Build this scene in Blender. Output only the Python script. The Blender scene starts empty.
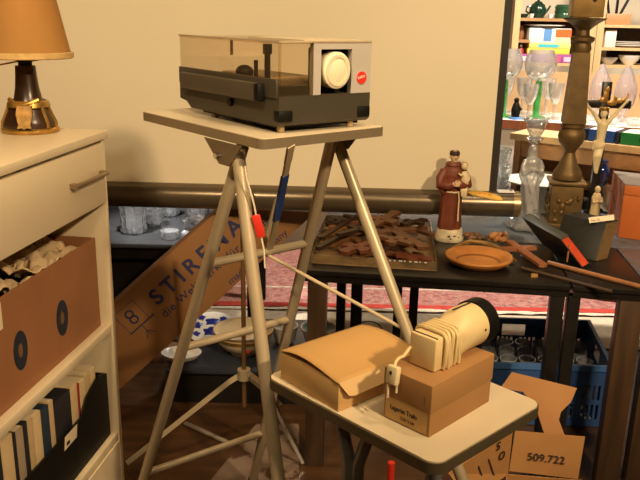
import bpy, bmesh, math, random
from mathutils import Vector, Matrix, Euler
random.seed(7)
PI = math.pi
V = Vector
SC = bpy.context.scene
COL = SC.collection
# ------------------------------------------------------------------ camera
F, PITCH, ROLL, HC = 758.42, 0.285996, 0.020776, 1.5
cp, sp, cr, sr = math.cos(PITCH), math.sin(PITCH), math.cos(ROLL), math.sin(ROLL)
r0, d0, f0 = V((1, 0, 0)), V((0, -sp, -cp)), V((0, cp, -sp))
CR = cr * r0 - sr * d0
CD = cr * d0 + sr * r0
CF = f0
CAM = V((0, 0, HC))
cam = bpy.data.objects.new('camera', bpy.data.cameras.new('camera'))
COL.objects.link(cam)
m3 = Matrix((CR, -CD, -CF)).transposed()
cam.matrix_world = Matrix.Translation(CAM) @ m3.to_4x4()
cam.data.sensor_width = 36
cam.data.lens = F / 640 * 36
cam.data.clip_start = 0.05
SC.camera = cam

def ray(u, v): return CR * ((u - 320) / F) + CD * ((v - 240) / F) + CF
def onz(u, v, z):
    d = ray(u, v); return CAM + d * ((z - HC) / d.z)
def ony(u, v, y):
    d = ray(u, v); return CAM + d * (y / d.y)
def onp(u, v, p, n):
    d = ray(u, v); return CAM + d * ((V(p) - CAM).dot(n) / d.dot(n))

# ------------------------------------------------------------------ materials
MATS = {}
def mat(name, col, rough=.5, metal=0., var=.10, scale=14., bump=0., stretch=None, emit=None, sheen=0, spec=None, coat=0):
    if name in MATS: return MATS[name]
    m = bpy.data.materials.new(name); m.use_nodes = True
    nt = m.node_tree; b = nt.nodes['Principled BSDF']
    b.inputs['Roughness'].default_value = rough
    b.inputs['Metallic'].default_value = metal
    if spec is not None: b.inputs['Specular IOR Level'].default_value = spec
    if coat: b.inputs['Coat Weight'].default_value = coat
    tc = nt.nodes.new('ShaderNodeTexCoord'); mp = nt.nodes.new('ShaderNodeMapping')
    nt.links.new(tc.outputs['Object'], mp.inputs['Vector'])
    if stretch: mp.inputs['Scale'].default_value = stretch
    nz = nt.nodes.new('ShaderNodeTexNoise'); nz.inputs['Scale'].default_value = scale; nz.inputs['Detail'].default_value = 5
    nt.links.new(mp.outputs['Vector'], nz.inputs['Vector'])
    rp = nt.nodes.new('ShaderNodeValToRGB')
    c = V(col)
    lo = [max(0, x * (1 - var)) for x in c]; hi = [min(1, x * (1 + var)) for x in c]
    rp.color_ramp.elements[0].color = (*lo, 1); rp.color_ramp.elements[1].color = (*hi, 1)
    rp.color_ramp.elements[0].position = .3; rp.color_ramp.elements[1].position = .7
    nt.links.new(nz.outputs['Fac'], rp.inputs['Fac']); nt.links.new(rp.outputs['Color'], b.inputs['Base Color'])
    if bump:
        bp = nt.nodes.new('ShaderNodeBump'); bp.inputs['Strength'].default_value = bump; bp.inputs['Distance'].default_value = .004
        nt.links.new(nz.outputs['Fac'], bp.inputs['Height']); nt.links.new(bp.outputs['Normal'], b.inputs['Normal'])
    if emit:
        b.inputs['Emission Color'].default_value = (*emit[0], 1); b.inputs['Emission Strength'].default_value = emit[1]
    MATS[name] = m
    return m
def glass(name, tint=(1, 1, 1), refl=1.0, rough=.03, body=0.0, bodycol=(1, 1, 1), fac=(.04, .8), bump=0, bscale=60):
    if name in MATS: return MATS[name]
    m = bpy.data.materials.new(name); m.use_nodes = True
    nt = m.node_tree; nt.nodes.clear(); N = nt.nodes.new
    out = N('ShaderNodeOutputMaterial'); tr = N('ShaderNodeBsdfTransparent'); tr.inputs['Color'].default_value = (*tint, 1)
    gl = N('ShaderNodeBsdfGlossy'); gl.inputs['Roughness'].default_value = rough
    bpn = None
    if bump:
        tcn = N('ShaderNodeTexCoord'); vo = N('ShaderNodeTexVoronoi'); vo.inputs['Scale'].default_value = bscale
        bpn = N('ShaderNodeBump'); bpn.inputs['Strength'].default_value = bump; bpn.inputs['Distance'].default_value = .01
        nt.links.new(tcn.outputs['Object'], vo.inputs['Vector']); nt.links.new(vo.outputs['Distance'], bpn.inputs['Height']); nt.links.new(bpn.outputs['Normal'], gl.inputs['Normal'])
    lw = N('ShaderNodeLayerWeight'); lw.inputs['Blend'].default_value = .35
    if bpn: nt.links.new(bpn.outputs['Normal'], lw.inputs['Normal'])
    mr = N('ShaderNodeMapRange'); mr.inputs['To Min'].default_value = fac[0] * refl; mr.inputs['To Max'].default_value = fac[1] * refl
    nt.links.new(lw.outputs['Facing'], mr.inputs['Value'])
    mx = N('ShaderNodeMixShader'); nt.links.new(mr.outputs['Result'], mx.inputs['Fac'])
    first = tr
    if body > 0:
        df = N('ShaderNodeBsdfDiffuse'); df.inputs['Color'].default_value = (*bodycol, 1)
        m2 = N('ShaderNodeMixShader'); m2.inputs['Fac'].default_value = body
        nt.links.new(tr.outputs[0], m2.inputs[1]); nt.links.new(df.outputs[0], m2.inputs[2]); first = m2
    nt.links.new(first.outputs[0], mx.inputs[1]); nt.links.new(gl.outputs[0], mx.inputs[2])
    nt.links.new(mx.outputs[0], out.inputs['Surface'])
    MATS[name] = m
    return m

# ------------------------------------------------------------------ mesh builder
class MB:
    def __init__(s): s.bm = bmesh.new()
    def hexa(s, A, a, b, c, bev=0, seg=2):
        A, a, b, c = V(A), V(a), V(b), V(c)
        if a.cross(b).dot(c) < 0: a, b = b, a
        vs = [s.bm.verts.new(A + a * i + b * j + c * k) for k in (0, 1) for j in (0, 1) for i in (0, 1)]
        fs = [(0, 2, 3, 1), (4, 5, 7, 6), (0, 1, 5, 4), (2, 6, 7, 3), (0, 4, 6, 2), (1, 3, 7, 5)]
        fc = [s.bm.faces.new([vs[i] for i in f]) for f in fs]
        if bev:
            es = list({e for f in fc for e in f.edges})
            bmesh.ops.bevel(s.bm, geom=es, offset=bev, segments=seg, affect='EDGES', profile=.5)
        return s
    def box(s, c, d, rz=0, bev=0, R=None):
        R = R if R is not None else Matrix.Rotation(rz, 3, 'Z')
        x, y, z = (R @ V((d[0], 0, 0))), (R @ V((0, d[1], 0))), (R @ V((0, 0, d[2])))
        return s.hexa(V(c) - (x + y + z) / 2, x, y, z, bev)
    def ring_loft(s, rings, closed=False, caps=True):
        bm = s.bm; RV = [[bm.verts.new(p) for p in r] for r in rings]
        n = len(RV[0])
        m = len(RV)
        for i in range(m if closed else m - 1):
            A, B = RV[i], RV[(i + 1) % m]
            for j in range(n):
                bm.faces.new((A[j], A[(j + 1) % n], B[(j + 1) % n], B[j]))
        if caps and not closed:
            bm.faces.new(list(reversed(RV[0]))); bm.faces.new(RV[-1])
        return s
    def tube(s, pts, r, seg=12, flat=None, caps=True, up=None):
        pts = [V(p) for p in pts]; n = len(pts)
        rs = r if isinstance(r, (list, tuple)) else [r] * n
        rings = []; prev = None
        for i, p in enumerate(pts):
            t = (pts[min(i + 1, n - 1)] - pts[max(i - 1, 0)]).normalized()
            if prev is None:
                u = V(up) if up is not None else (V((0, 0, 1)) if abs(t.z) < .9 else V((1, 0, 0)))
            else: u = prev
            u = (u - t * u.dot(t)).normalized(); w = t.cross(u); prev = u
            fl = flat or 1
            rings.append([p + (u * math.cos(k * 2 * PI / seg) * rs[i] + w * math.sin(k * 2 * PI / seg) * rs[i] * fl) for k in range(seg)])
        return s.ring_loft(rings, caps=caps)
    def bar(s, a, b, w, t, up=(0, 0, 1), bev=0):
        a, b = V(a), V(b); d = b - a; n = V(up); n = (n - d.normalized() * n.dot(d.normalized())).normalized(); q = d.normalized().cross(n)
        return s.hexa(a - q * w / 2 - n * t / 2, d, q * w, n * t, bev)
    def lathe(s, prof, o=(0, 0, 0), seg=24, X=(1, 0, 0), Y=(0, 1, 0), Z=(0, 0, 1), sx=1, sy=1, mod=None):
        o, X, Y, Z = V(o), V(X), V(Y), V(Z)
        rings = []
        for r, z in prof:
            r = max(r, .0002)
            rings.append([o + Z * z + X * (r * sx * math.cos(a) * (mod(a, z) if mod else 1)) + Y * (r * sy * math.sin(a) * (mod(a, z) if mod else 1)) for a in [k * 2 * PI / seg for k in range(seg)]])
        cl = len(prof) > 3 and abs(prof[0][0] - prof[-1][0]) < 1e-7 and abs(prof[0][1] - prof[-1][1]) < 1e-7 and prof[0][0] > .001
        return s.ring_loft(rings[:-1], closed=True) if cl else s.ring_loft(rings)
    def prism(s, poly, o, X, Y, N, depth):
        o, X, Y, N = V(o), V(X), V(Y), V(N)
        bm = s.bm
        a = [bm.verts.new(o + X * p[0] + Y * p[1]) for p in poly]
        b = [bm.verts.new(o + X * p[0] + Y * p[1] + N * depth) for p in poly]
        n = len(poly)
        bm.faces.new(list(reversed(a))); bm.faces.new(b)
        for i in range(n): bm.faces.new((a[i], a[(i + 1) % n], b[(i + 1) % n], b[i]))
        return s
    def ball(s, c, r, seg=14):
        r = (r, r, r) if not isinstance(r, (list, tuple)) else r
        c = V(c)
        rings = []
        k = seg // 2 + 2
        for i in range(k + 1):
            ph = -PI / 2 + PI * i / k
            cc = max(math.cos(ph), .004)
            rings.append([c + V((r[0] * cc * math.cos(a), r[1] * cc * math.sin(a), r[2] * math.sin(ph))) for a in [j * 2 * PI / seg for j in range(seg)]])
        return s.ring_loft(rings)
    def grid(s, o, X, Y, nx, ny, fn=None):
        o, X, Y = V(o), V(X), V(Y); N = X.cross(Y).normalized()
        vs = [[s.bm.verts.new(o + X * (i / nx) + Y * (j / ny) + N * (fn(i / nx, j / ny) if fn else 0)) for i in range(nx + 1)] for j in range(ny + 1)]
        for j in range(ny):
            for i in range(nx): s.bm.faces.new((vs[j][i], vs[j][i + 1], vs[j + 1][i + 1], vs[j + 1][i]))
        return s
    def build(s, name, m, parent=None, local=False, smooth=40, fuse=None):
        bm = s.bm
        bmesh.ops.recalc_face_normals(bm, faces=bm.faces[:])
        if parent is not None and not local: bm.transform(MW[parent.name].inverted())
        me = bpy.data.meshes.new(name); bm.to_mesh(me); bm.free()
        if fuse: me = remesh(me, *fuse)
        me.materials.append(m)
        if smooth:
            me.polygons.foreach_set('use_smooth', [True] * len(me.polygons))
            me.set_sharp_from_angle(angle=math.radians(smooth))
        o = bpy.data.objects.new(name, me); COL.objects.link(o)
        if parent is not None:
            o.parent = parent; MW[o.name] = MW[parent.name]
        else: MW[o.name] = Matrix.Identity(4)
        return o
MW = {}
def remesh(me, vox, sm=4):
    t = bpy.data.objects.new('tmp', me); COL.objects.link(t)
    k = t.modifiers.new('r', 'REMESH'); k.mode = 'VOXEL'; k.voxel_size = vox
    if sm:
        k = t.modifiers.new('s', 'SMOOTH'); k.iterations = sm; k.factor = .5
    dg = bpy.context.evaluated_depsgraph_get(); dg.update()
    nm = bpy.data.meshes.new_from_object(t.evaluated_get(dg))
    bpy.data.objects.remove(t); nm.materials.clear()
    return nm
def tag(o, label, cat, group=None, kind=None):
    if label: o['label'] = label
    if cat: o['category'] = cat
    if group: o['group'] = group
    if kind: o['kind'] = kind
    return o
def thing(name, label, cat, loc=(0, 0, 0), rz=0, group=None):
    o = bpy.data.objects.new(name, None); COL.objects.link(o)
    o.empty_display_size = .05
    o.location = loc; o.rotation_euler = (0, 0, rz)
    MW[o.name] = Matrix.Translation(V(loc)) @ Matrix.Rotation(rz, 4, 'Z')
    return tag(o, label, cat, group)
def struct(o): o['kind'] = 'structure'; return o
def children(o): return [c for c in bpy.data.objects if c.parent == o]
def dup(root, loc, rz=0, label=None, sc=None, matx=None):
    def cp_(o, p):
        c = o.copy(); COL.objects.link(c)
        if p: c.parent = p
        for ch in children(o): cp_(ch, c)
        return c
    r = cp_(root, None); r.location = loc; r.rotation_euler = (0, 0, rz)
    if sc: r.scale = (sc, sc, sc) if not isinstance(sc, tuple) else sc
    if label: r['label'] = label
    return r
def text(body, size, o, X, Y, m, parent, name='printed_lettering', align='LEFT', ext=.0003, bold=0, sx=1, space=1):
    cu = bpy.data.curves.new('t', 'FONT'); cu.body = body; cu.size = size; cu.extrude = ext; cu.offset = bold; cu.space_character = space
    cu.align_x = align; cu.align_y = 'BOTTOM_BASELINE'
    t = bpy.data.objects.new('t', cu); COL.objects.link(t)
    dg = bpy.context.evaluated_depsgraph_get(); dg.update()
    me = bpy.data.meshes.new_from_object(t.evaluated_get(dg)); bpy.data.objects.remove(t)
    X = V(X).normalized(); Y = V(Y); Y = (Y - X * X.dot(Y)).normalized(); Z = X.cross(Y)
    T = Matrix(((X.x * sx, Y.x, Z.x, o[0]), (X.y * sx, Y.y, Z.y, o[1]), (X.z * sx, Y.z, Z.z, o[2]), (0, 0, 0, 1)))
    me.transform(MW[parent.name].inverted() @ T); me.name = name
    me.materials.clear(); me.materials.append(m)
    ob = bpy.data.objects.new(name, me); COL.objects.link(ob); ob.parent = parent; MW[ob.name] = MW[parent.name]
    return ob
def az(deg): a = math.radians(deg); return V((math.cos(a), math.sin(a), 0))
ZU = V((0, 0, 1))
def lerp(a, b, t): return a + (b - a) * t

# palette
cream_lam = mat('cream_laminate', (.66, .56, .40), .35, var=.05, scale=6)
stand_steel = mat('beige_steel', (.46, .375, .255), .36, .25, var=.06)
edge_steel = mat('edge_steel', (.30, .235, .15), .35, .5, var=.05)
card = mat('cardboard', (.48, .25, .085), .8, var=.08, scale=9, bump=.05)
card_red = mat('cardboard_reddish', (.30, .125, .05), .8, var=.10, scale=7, bump=.05)
card_light = mat('cardboard_light', (.62, .38, .15), .75, var=.06, scale=9)
card_box = mat('cardboard_lamp_box', (.36, .185, .065), .8, var=.06, scale=9)
black_wood = mat('black_wood', (.012, .010, .009), .30, var=.3, scale=12, spec=.3)
black_pl = mat('black_plastic', (.007, .0065, .006), .5, var=.2, spec=.18)
dark_brown = mat('dark_brown_wood', (.06, .032, .016), .4, var=.35, scale=5, stretch=(6, 6, .6))
grey_top = mat('blue_grey_top', (.10, .115, .135), .22, var=.15)
paper = mat('cream_paper', (.72, .60, .42), .8, var=.06)
white_lac = mat('white_lacquer', (.72, .60, .42), .4, var=.03, scale=3)
crystal = glass('crystal', (.92, .94, .95), 1, .06, .20, (.9, .93, .95), (.15, .95), 1.0, 70)
clear = glass('clear_glass', (.97, .98, .98), 1, .03, .04, (1, 1, 1), (.05, .75))
ivory = mat('ivory', (.80, .66, .40), .4, var=.08)
white_china = mat('white_china', (.80, .77, .70), .25, var=.03)
wood_red = mat('red_brown_wood', (.24, .075, .028), .4, var=.25, scale=8, stretch=(8, 1, 1))
wood_mid = mat('mid_wood', (.38, .20, .08), .5, var=.2, scale=6, stretch=(1, 6, 6))
wood_light = mat('light_wood', (.60, .40, .19), .5, var=.12, scale=6, stretch=(6, 6, .7))
chrome = mat('chrome', (.65, .62, .58), .18, 1, var=.04)
gold = mat('old_gold', (.50, .30, .08), .35, .8, var=.25, scale=30)
ink_blue = mat('dark_blue_ink', (.02, .025, .09), .7, var=.1)
ink_black = mat('black_ink', (.03, .02, .015), .7, var=.1)
red = mat('red_enamel', (.65, .035, .02), .4, var=.08)

exec_parts = []
# ================================================================== SETTING
floor_m = mat('floor_boards', (.075, .035, .015), .36, var=.35, scale=3, stretch=(1, 9, 1), bump=.04)
wall_m = mat('warm_plaster', (.72, .62, .46), .9, var=.03)
wall_d = mat('brown_wallpaper', (.22, .15, .09), .9, var=.08)
ceil_m = mat('ceiling_paint', (.45, .36, .25), .9, var=.03)
def slab(name, c, d, m): return struct(MB().box(c, d).build(name, m, smooth=0))
slab('floor', (.6, 2.2, -.05), (5.6, 8.4, .1), floor_m)
slab('wall_left', (-2.15, 2.2, 1.4), (.1, 8.2, 2.8), wall_d)
slab('wall_right', (3.35, 2.2, 1.4), (.1, 8.2, 2.8), wall_d)
slab('wall_back', (.6, 6.25, 1.4), (5.4, .1, 2.8), mat('pale_wall', (.80, .68, .50), .9, var=.03))
slab('wall_front', (.6, -1.85, 1.4), (5.4, .1, 2.8), wall_d)
slab('ceiling', (.6, 2.2, 2.86), (5.6, 8.4, .1), ceil_m)

# ================================================================== CABINET (left)
E2 = az(82); W2 = az(172)
C0 = V((-.577, 2.0, 0))
cab = thing('shelf_cabinet', 'white open shelf cabinet with one drawer, standing at the left below the lamp', 'cabinet', C0, math.radians(82))
# local x along front (0 = far end, negative toward camera), y into the cabinet, z up
CZ = 1.202; CDp = .40; CL = 1.25
MB().box((-CL / 2 + .003, CDp / 2 - .004, CZ - .0105), (CL + .006, CDp + .012, .021), bev=.002).build('top_panel', white_lac, cab, 1)
MB().box((-.009, CDp / 2, (CZ - .023) / 2), (.018, CDp, CZ - .023), bev=.0015).build('side_panel', white_lac, cab, 1)
MB().box((-CL + .009, CDp / 2, (CZ - .023) / 2), (.018, CDp, CZ - .023), bev=.0015).build('side_panel', white_lac, cab, 1)
MB().box((-CL / 2, CDp - .006, .62), (CL - .04, .012, 1.1)).build('back_panel', white_lac, cab, 1)
DB, DT = 1.012, CZ - .029
dr = MB().box((-CL / 2, .004, (DB + DT) / 2), (CL - .040, .02, DT - DB), bev=.0015).build('drawer', white_lac, cab, 1)
MB().box((-CL / 2, CDp / 2, DB + .006), (CL - .04, CDp - .03, .012)).build('drawer_bottom', white_lac, cab, 1)
hm = mat('brushed_handle', (.30, .22, .13), .35, .7)
h = MB()
hz = 1.098
h.box((-.135, -.024, hz), (.182, .009, .011), bev=.002); h.box((-.051, -.012, hz), (.014, .026, .011)); h.box((-.219, -.012, hz), (.014, .026, .011))
ho = h.build('handle', hm, cab, 1); ho.parent = dr
SZ = .656
MB().box((-CL / 2, CDp / 2 - .002, SZ - .0125), (CL - .037, CDp - .015, .025), bev=.0015).build('shelf', white_lac, cab, 1)
BZ = .312
MB().box((-CL / 2, CDp / 2 - .002, BZ - .0125), (CL - .037, CDp - .015, .025), bev=.0015).build('shelf', white_lac, cab, 1)
MB().box((-CL / 2, .01, .145), (CL - .037, .016, .28)).build('plinth_panel', white_lac, cab, 1)

def cabw(x, y, z): return C0 + E2 * x + W2 * y + ZU * z
# archive cardboard box in the middle compartment
bx = thing('cardboard_box', 'reddish brown cardboard box with round finger holes on the middle shelf of the cabinet', 'box', cabw(-.03, .03, SZ + .001), math.radians(82))
BH, BL, BD, th = .256, .62, .32, .005
MB().box((-BL / 2, 0.0025, BH / 2), (BL, th, BH)).build('front_panel', card_red, bx, 1, 0)
MB().box((-BL / 2, BD, BH / 2), (BL, th, BH)).build('back_panel', card_red, bx, 1, 0)
for x in (-.0025, -BL + .0025): MB().box((x, BD / 2, BH / 2), (th, BD - th * 2, BH)).build('end_panel', card_red, bx, 1, 0)
MB().box((-BL / 2, BD / 2, .004), (BL - .012, BD - .012, .006)).build('bottom', card_red, bx, 1, 0)
navy = mat('navy_ring', (.015, .02, .035), .5)
for sx, sz in ((-.215, .108), (-.415, .110)):
    r_ = MB(); n = 28
    r_.lathe([(.017, 0), (.047, 0), (.047, .0012), (.017, .0012), (.017, 0)], (sx, .0, sz), 28, X=(.62, 0, 0), Y=(0, 0, 1), Z=(0, -1, 0))
    r_.build('finger_hole_ring', navy, bx, 1)
    MB().lathe([(0, 0), (.0165, 0), (.0165, .0008), (0, .0008)], (sx, 0, sz), 20, X=(.55, 0, 0), Y=(0, 0, 1), Z=(0, -1, 0)).build('finger_hole', mat('hole_brown', (.16, .08, .035), .8), bx, 1)
lab = MB().box((-.497, -.0005, .218), (.045, .001, .06)).build('paper_label', paper, bx, 1, 0)
# wrapping paper in the box
wr = MB(); rnd = random.Random(3)
def crumple(seed, amp, f=9):
    r = random.Random(seed); ph = [(r.uniform(3, f), r.uniform(3, f), r.uniform(0, 6.3)) for _ in range(9)]
    return lambda a, b: amp * sum(abs(math.sin(p[0] * a + p[1] * b + p[2])) for p in ph) / 4.5 * (.25 + min(1, 6 * min(a, 1 - a)) * .75)
wrp = mat('wrapping_paper', (.62, .46, .28), .75, var=.10, scale=20, bump=.2)
def ruffle(seed, amp):
    r = random.Random(seed); pts = [(r.random(), r.random(), r.uniform(-1, 1)) for _ in range(46)]
    def fn(a, b):
        d = sorted(((a - p[0]) ** 2 + (b - p[1]) ** 2, p[2]) for p in pts)[:3]
        e = [math.sqrt(x[0]) for x in d]
        return amp * ((d[0][1] * .55 + (e[1] - e[0]) * 5.0 - .35)) * (.6 + .4 * min(1, 7 * min(a, 1 - a, b, 1 - b) + .3))
    return fn
for k, (x, y, w, d, zz, rz, lb) in enumerate(((-.160, .16, .285, .29, .268, .0, 'crumpled wrapping paper at the far end of the brown box in the cabinet'), (-.455, .16, .295, .29, .270, .0, 'crumpled wrapping paper nearest the camera in the brown box in the cabinet'))):
    t = tag(MB().grid(cabw(-.03 + x - w / 2, .03 + y - d / 2, SZ + zz - .02), E2 * w, W2 * d, 46, 46, ruffle(21 + k, .032)).build('wrapping_paper', wrp, smooth=18), lb, 'paper')
    so = t.modifiers.new('s', 'SOLIDIFY'); so.thickness = .0015
# magazine file and books on the bottom shelf
mf = thing('magazine_holder', 'black slant cut magazine holder full of books on the lowest cabinet shelf', 'magazine holder', cabw(-.03, .022, BZ + .001), math.radians(82))
poly = [(0, 0), (0, .196), (-.05, .212), (-.124, .186), (-.162, .147), (-.62, .147), (-.62, 0)]
MB().prism(poly, (0, 0, 0), (1, 0, 0), (0, 0, 1), (0, 1, 0), .006).build('front_panel', black_pl, mf, 1, 0)
MB().prism(poly, (0, .20, 0), (1, 0, 0), (0, 0, 1), (0, 1, 0), .006).build('back_panel', black_pl, mf, 1, 0)
MB().box((-.003, .103, .098), (.006, .194, .196)).build('end_panel', black_pl, mf, 1, 0)
MB().box((-.31, .103, .004), (.608, .194, .007)).build('bottom', black_pl, mf, 1, 0)
pl_ = MB().hexa((-.275, -.0015, .112), (.068, 0, 0), (.008, 0, .034), (0, .001, 0)).build('price_label', paper, mf, 1, 0)
pl2 = MB().hexa((-.262, -.0022, .118), (.016, 0, 0), (0, 0, .010), (0, .0006, 0)).build('printed_mark', ink_black, mf, 1, 0)
cr_ = mat('book_cream', (.62, .46, .26), .7); cr2 = mat('book_tan', (.50, .36, .20), .7); bk = mat('book_black', (.02, .02, .025), .45); bl = mat('book_blue', (.02, .035, .06), .45); rd = mat('book_red', (.30, .03, .02), .5); gy = mat('book_grey', (.35, .27, .19), .6)
books = [(0.032, cr_, 0.228, 'cream book standing at the far end of the magazine holder'), (0.030, cr2, 0.226, 'tan book standing second from the far end of the magazine holder'),
    (0.034, cr_, 0.222, 'cream book standing beside the thin red book, on its far side'), (0.012, rd, 0.225, 'thin red book standing among the cream books in the magazine holder'),
    (0.038, cr_, 0.236, 'cream book standing between the red book and the thick black book'), (0.089, bk, 0.234, 'thick black book behind the white price label in the magazine holder'),
    (0.022, cr2, 0.252, 'slim tan book between the thick black book and the dark blue book'), (0.038, bl, 0.250, 'dark blue book standing in the middle of the magazine holder'),
    (0.036, cr_, 0.256, 'broad cream book standing just before the dark blue book'), (0.024, cr2, 0.258, 'broad tan book leaning on the broad cream book'), (0.018, bk, 0.262, 'slim black book between the tan and the grey book'),
    (0.030, gy, 0.260, 'greyish book standing between two slim black books'), (0.013, bk, 0.262, 'slim black book between the grey book and a cream one'), (0.047, cr_, 0.268, 'widest cream book standing near the left edge of the picture'),
    (0.013, bk, 0.270, 'black book cut by the left edge of the picture'), (0.050, cr2, 0.268, 'tan book at the near end of the magazine holder')]
x = -.038
for w, m, hh, lb in books:
    b = thing('book', lb, 'book', cabw(-.03 + x - w / 2, .022 + .012, BZ + .0095), math.radians(82), 'books in the magazine holder')
    dk = m in (bk, bl, rd)
    MB().box((0, .075 + .004, hh / 2), (w - .001, .15, hh), bev=.0012).build('cover', m, b, 1)
    MB().box((0, .078, hh + .0), (max(.002, w - .005), .14, .0016)).build('page_block', m if dk else paper, b, 1, 0)
    x -= w + .0012

# ================================================================== LAMP
L0 = onz(31, 131.5, CZ) + ZU * .001
lp = thing('table_lamp', 'brass trimmed dark bottle lamp with an orange fabric shade on the white cabinet', 'lamp', L0)
lamp_dark = mat('lamp_leather', (.035, .016, .008), .3, var=.3)
MB().lathe([(0, 0), (.068, 0), (.071, .004), (.071, .009), (.066, .013), (0, .013)], seg=32).build('base_rim', gold, lp, 1)
MB().lathe([(0, .0125), (.064, .0125), (.066, .02), (.060, .036), (.050, .055), (.041, .070), (.034, .085), (.029, .11), (.026, .14), (.0245, .165), (0, .165)], seg=32).build('body', lamp_dark, lp, 1)
g = MB()
g.lathe([(.047, .062), (.053, .064), (.051, .075), (.043, .080), (.040, .076), (.044, .066), (.047, .062)], seg=32)
for a in (0, 60, 120, 180, 330, 210):
    c, s = math.cos(math.radians(a)), math.sin(math.radians(a))
    g.tube([(c * .047, s * .047, .070), (c * .057, s * .057, .045), (c * .066, s * .066, .027), (c * .067, s * .067, .014)], .0045, 6)
for sg in (-1, 1):
    g.tube([(sg * .036, -.028, .083), (sg * .02, -.043, .076), (0, -.048, .068), (-sg * .02, -.046, .071)], .006, 8)
g.build('strap_ornament', gold, lp, 1)
fr = V((.16, -.985, 0)).normalized(); sd = V((.985, .16, 0))
MB().prism([(-.017, .030), (.017, .030), (.02, .010), (.014, -.014), (.017, -.024), (.006, -.022), (0, -.026), (-.006, -.022), (-.017, -.024), (-.014, -.014), (-.02, .010)], fr * .058 + ZU * .040, sd, ZU - fr * .35, fr, .009).build('shield_ornament', mat('shield_brass', (.30, .17, .045), .55, .5, var=.35, scale=60), lp, 1)
MB().lathe([(0, .1655), (.017, .1655), (.017, .178), (.012, .182), (.012, .205), (0, .205)], seg=20).build('socket', black_pl, lp, 1)
sh = mat('shade_fabric', (.47, .245, .065), .8, var=.10, scale=5, stretch=(3, 3, .5))
nt = sh.node_tree; b_ = nt.nodes['Principled BSDF']; b_.inputs['Transmission Weight'].default_value = 0
tl = nt.nodes.new('ShaderNodeBsdfTranslucent'); tl.inputs['Color'].default_value = (.52, .27, .075, 1); mx = nt.nodes.new('ShaderNodeMixShader'); mx.inputs['Fac'].default_value = .35
o_ = [n for n in nt.nodes if n.type == 'OUTPUT_MATERIAL'][0]
nt.links.new(b_.outputs[0], mx.inputs[1]); nt.links.new(tl.outputs[0], mx.inputs[2]); nt.links.new(mx.outputs[0], o_.inputs['Surface'])
z0, z1 = .188, .37
shd = MB().lathe([(.1145, z0), (.1135, z0 + .002), (.077, z1), (.075, z1), (.1115, z0 + .002), (.1125, z0), (.1145, z0)], seg=48).build('lamp_shade', sh, lp, 1)
trim = mat('shade_trim', (.55, .36, .14), .7, var=.15, scale=60)
t_ = MB().lathe([(.115, z0 - .004), (.1185, z0 - .002), (.1185, z0 + .010), (.1135, z0 + .012), (.1125, z0 + .003), (.115, z0 - .004)], seg=64, mod=lambda a, z: 1 + .008 * math.sin(32 * a)).build('braided_trim', trim, lp, 1); t_.parent = shd
sp_ = MB()
for k in range(3):
    a = .4 + k * 2 * PI / 3; sp_.tube([(.012 * math.cos(a), .012 * math.sin(a), .175), (.11 * math.cos(a), .11 * math.sin(a), .193)], .0016, 6)
sp_.build('shade_carrier', black_pl, lp, 1)
MB().ball((0, 0, .24), (.026, .026, .034)).build('bulb', mat('bulb_glass', (.9, .8, .6), .3, emit=((1, .66, .30), 1.5)), lp, 1)
MB().tube([(-.012, -.012, .176), (-.05, -.03, .168), (-.10, -.05, .14), (-.2, -.06, .07), (-.3, -.05, .006), (-.36, .02, .0045)], .0022, 6).build('power_cord', gold, lp, 1)

# ================================================================== TALL PROJECTOR STAND
ST = 1.27
Fq = onz(262, 139, ST); a1 = az(129.3); a2 = az(40.6)
SL, SW = .515, .337
def rrect(L, W, r, n=5):
    pts = []
    for cx, cy, s in ((L - r, r, -90), (L - r, W - r, 0), (r, W - r, 90), (r, r, 180)):
        for k in range(n + 1):
            a = math.radians(s + 90 * k / n); pts.append((cx + r * math.cos(a), cy + r * math.sin(a)))
    return pts
ts = thing('projector_stand', 'tall folding projector stand with splayed tube legs carrying the slide projector', 'stand', onz(262, 139, 0))
# frame (a1, a2): a1 x a2 points down for this corner, so extrude accordingly
MB().prism(rrect(SL, SW, .016), Fq - ZU * .003, a1, a2, ZU, .003).build('table_top', cream_lam, ts)
MB().prism(rrect(SL + .003, SW + .003, .015), Fq - a1 * .0015 - a2 * .0015 - ZU * .0215, a1, a2, ZU, .020).build('edge_band', edge_steel, ts)
def splane(off): return Fq + a2 * off, a2
def sp_pt(u, v, off): p, n = splane(off); return onp(u, v, p, n)
KS = .069
near, far = .025, SW - .025
hA = sp_pt(238, 153, near); hB = sp_pt(335, 143, far)
SH = [.015, -.015, -.015, .015]
HG = [onp(240, 155, hA + a2 * SH[0], a2), onp(238, 153, hA + a2 * SH[1], a2), onp(331, 143, hB + a2 * SH[2], a2), onp(338, 143, hB + a2 * SH[3], a2)]
l1b = onp(144, 478, HG[0], a2 - ZU * KS); l2b = onp(278, 478, HG[1], a2 - ZU * KS); l3m = onp(303, 264, HG[2], a2 + ZU * KS); l4m = onp(383, 265, HG[3], a2 + ZU * KS)
def to_floor(a, b, z=.0): t = (a.z - z) / (a.z - b.z); return a + (b - a) * t
legs = list(zip(HG, (l1b, l2b, l3m, l4m)))
print('STAND', [tuple(round(c, 3) for c in (q - Fq)) for q in (hA, hB, l1b, l2b, l3m, l4m)])
offs = [.014, -.014, -.014, .014]
LEG = []
for (a, b), of in zip(legs, offs):
    f_ = to_floor(a, b, .018); LEG.append((a + a2 * of * 0, f_))
zt = ST - .036
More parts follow.
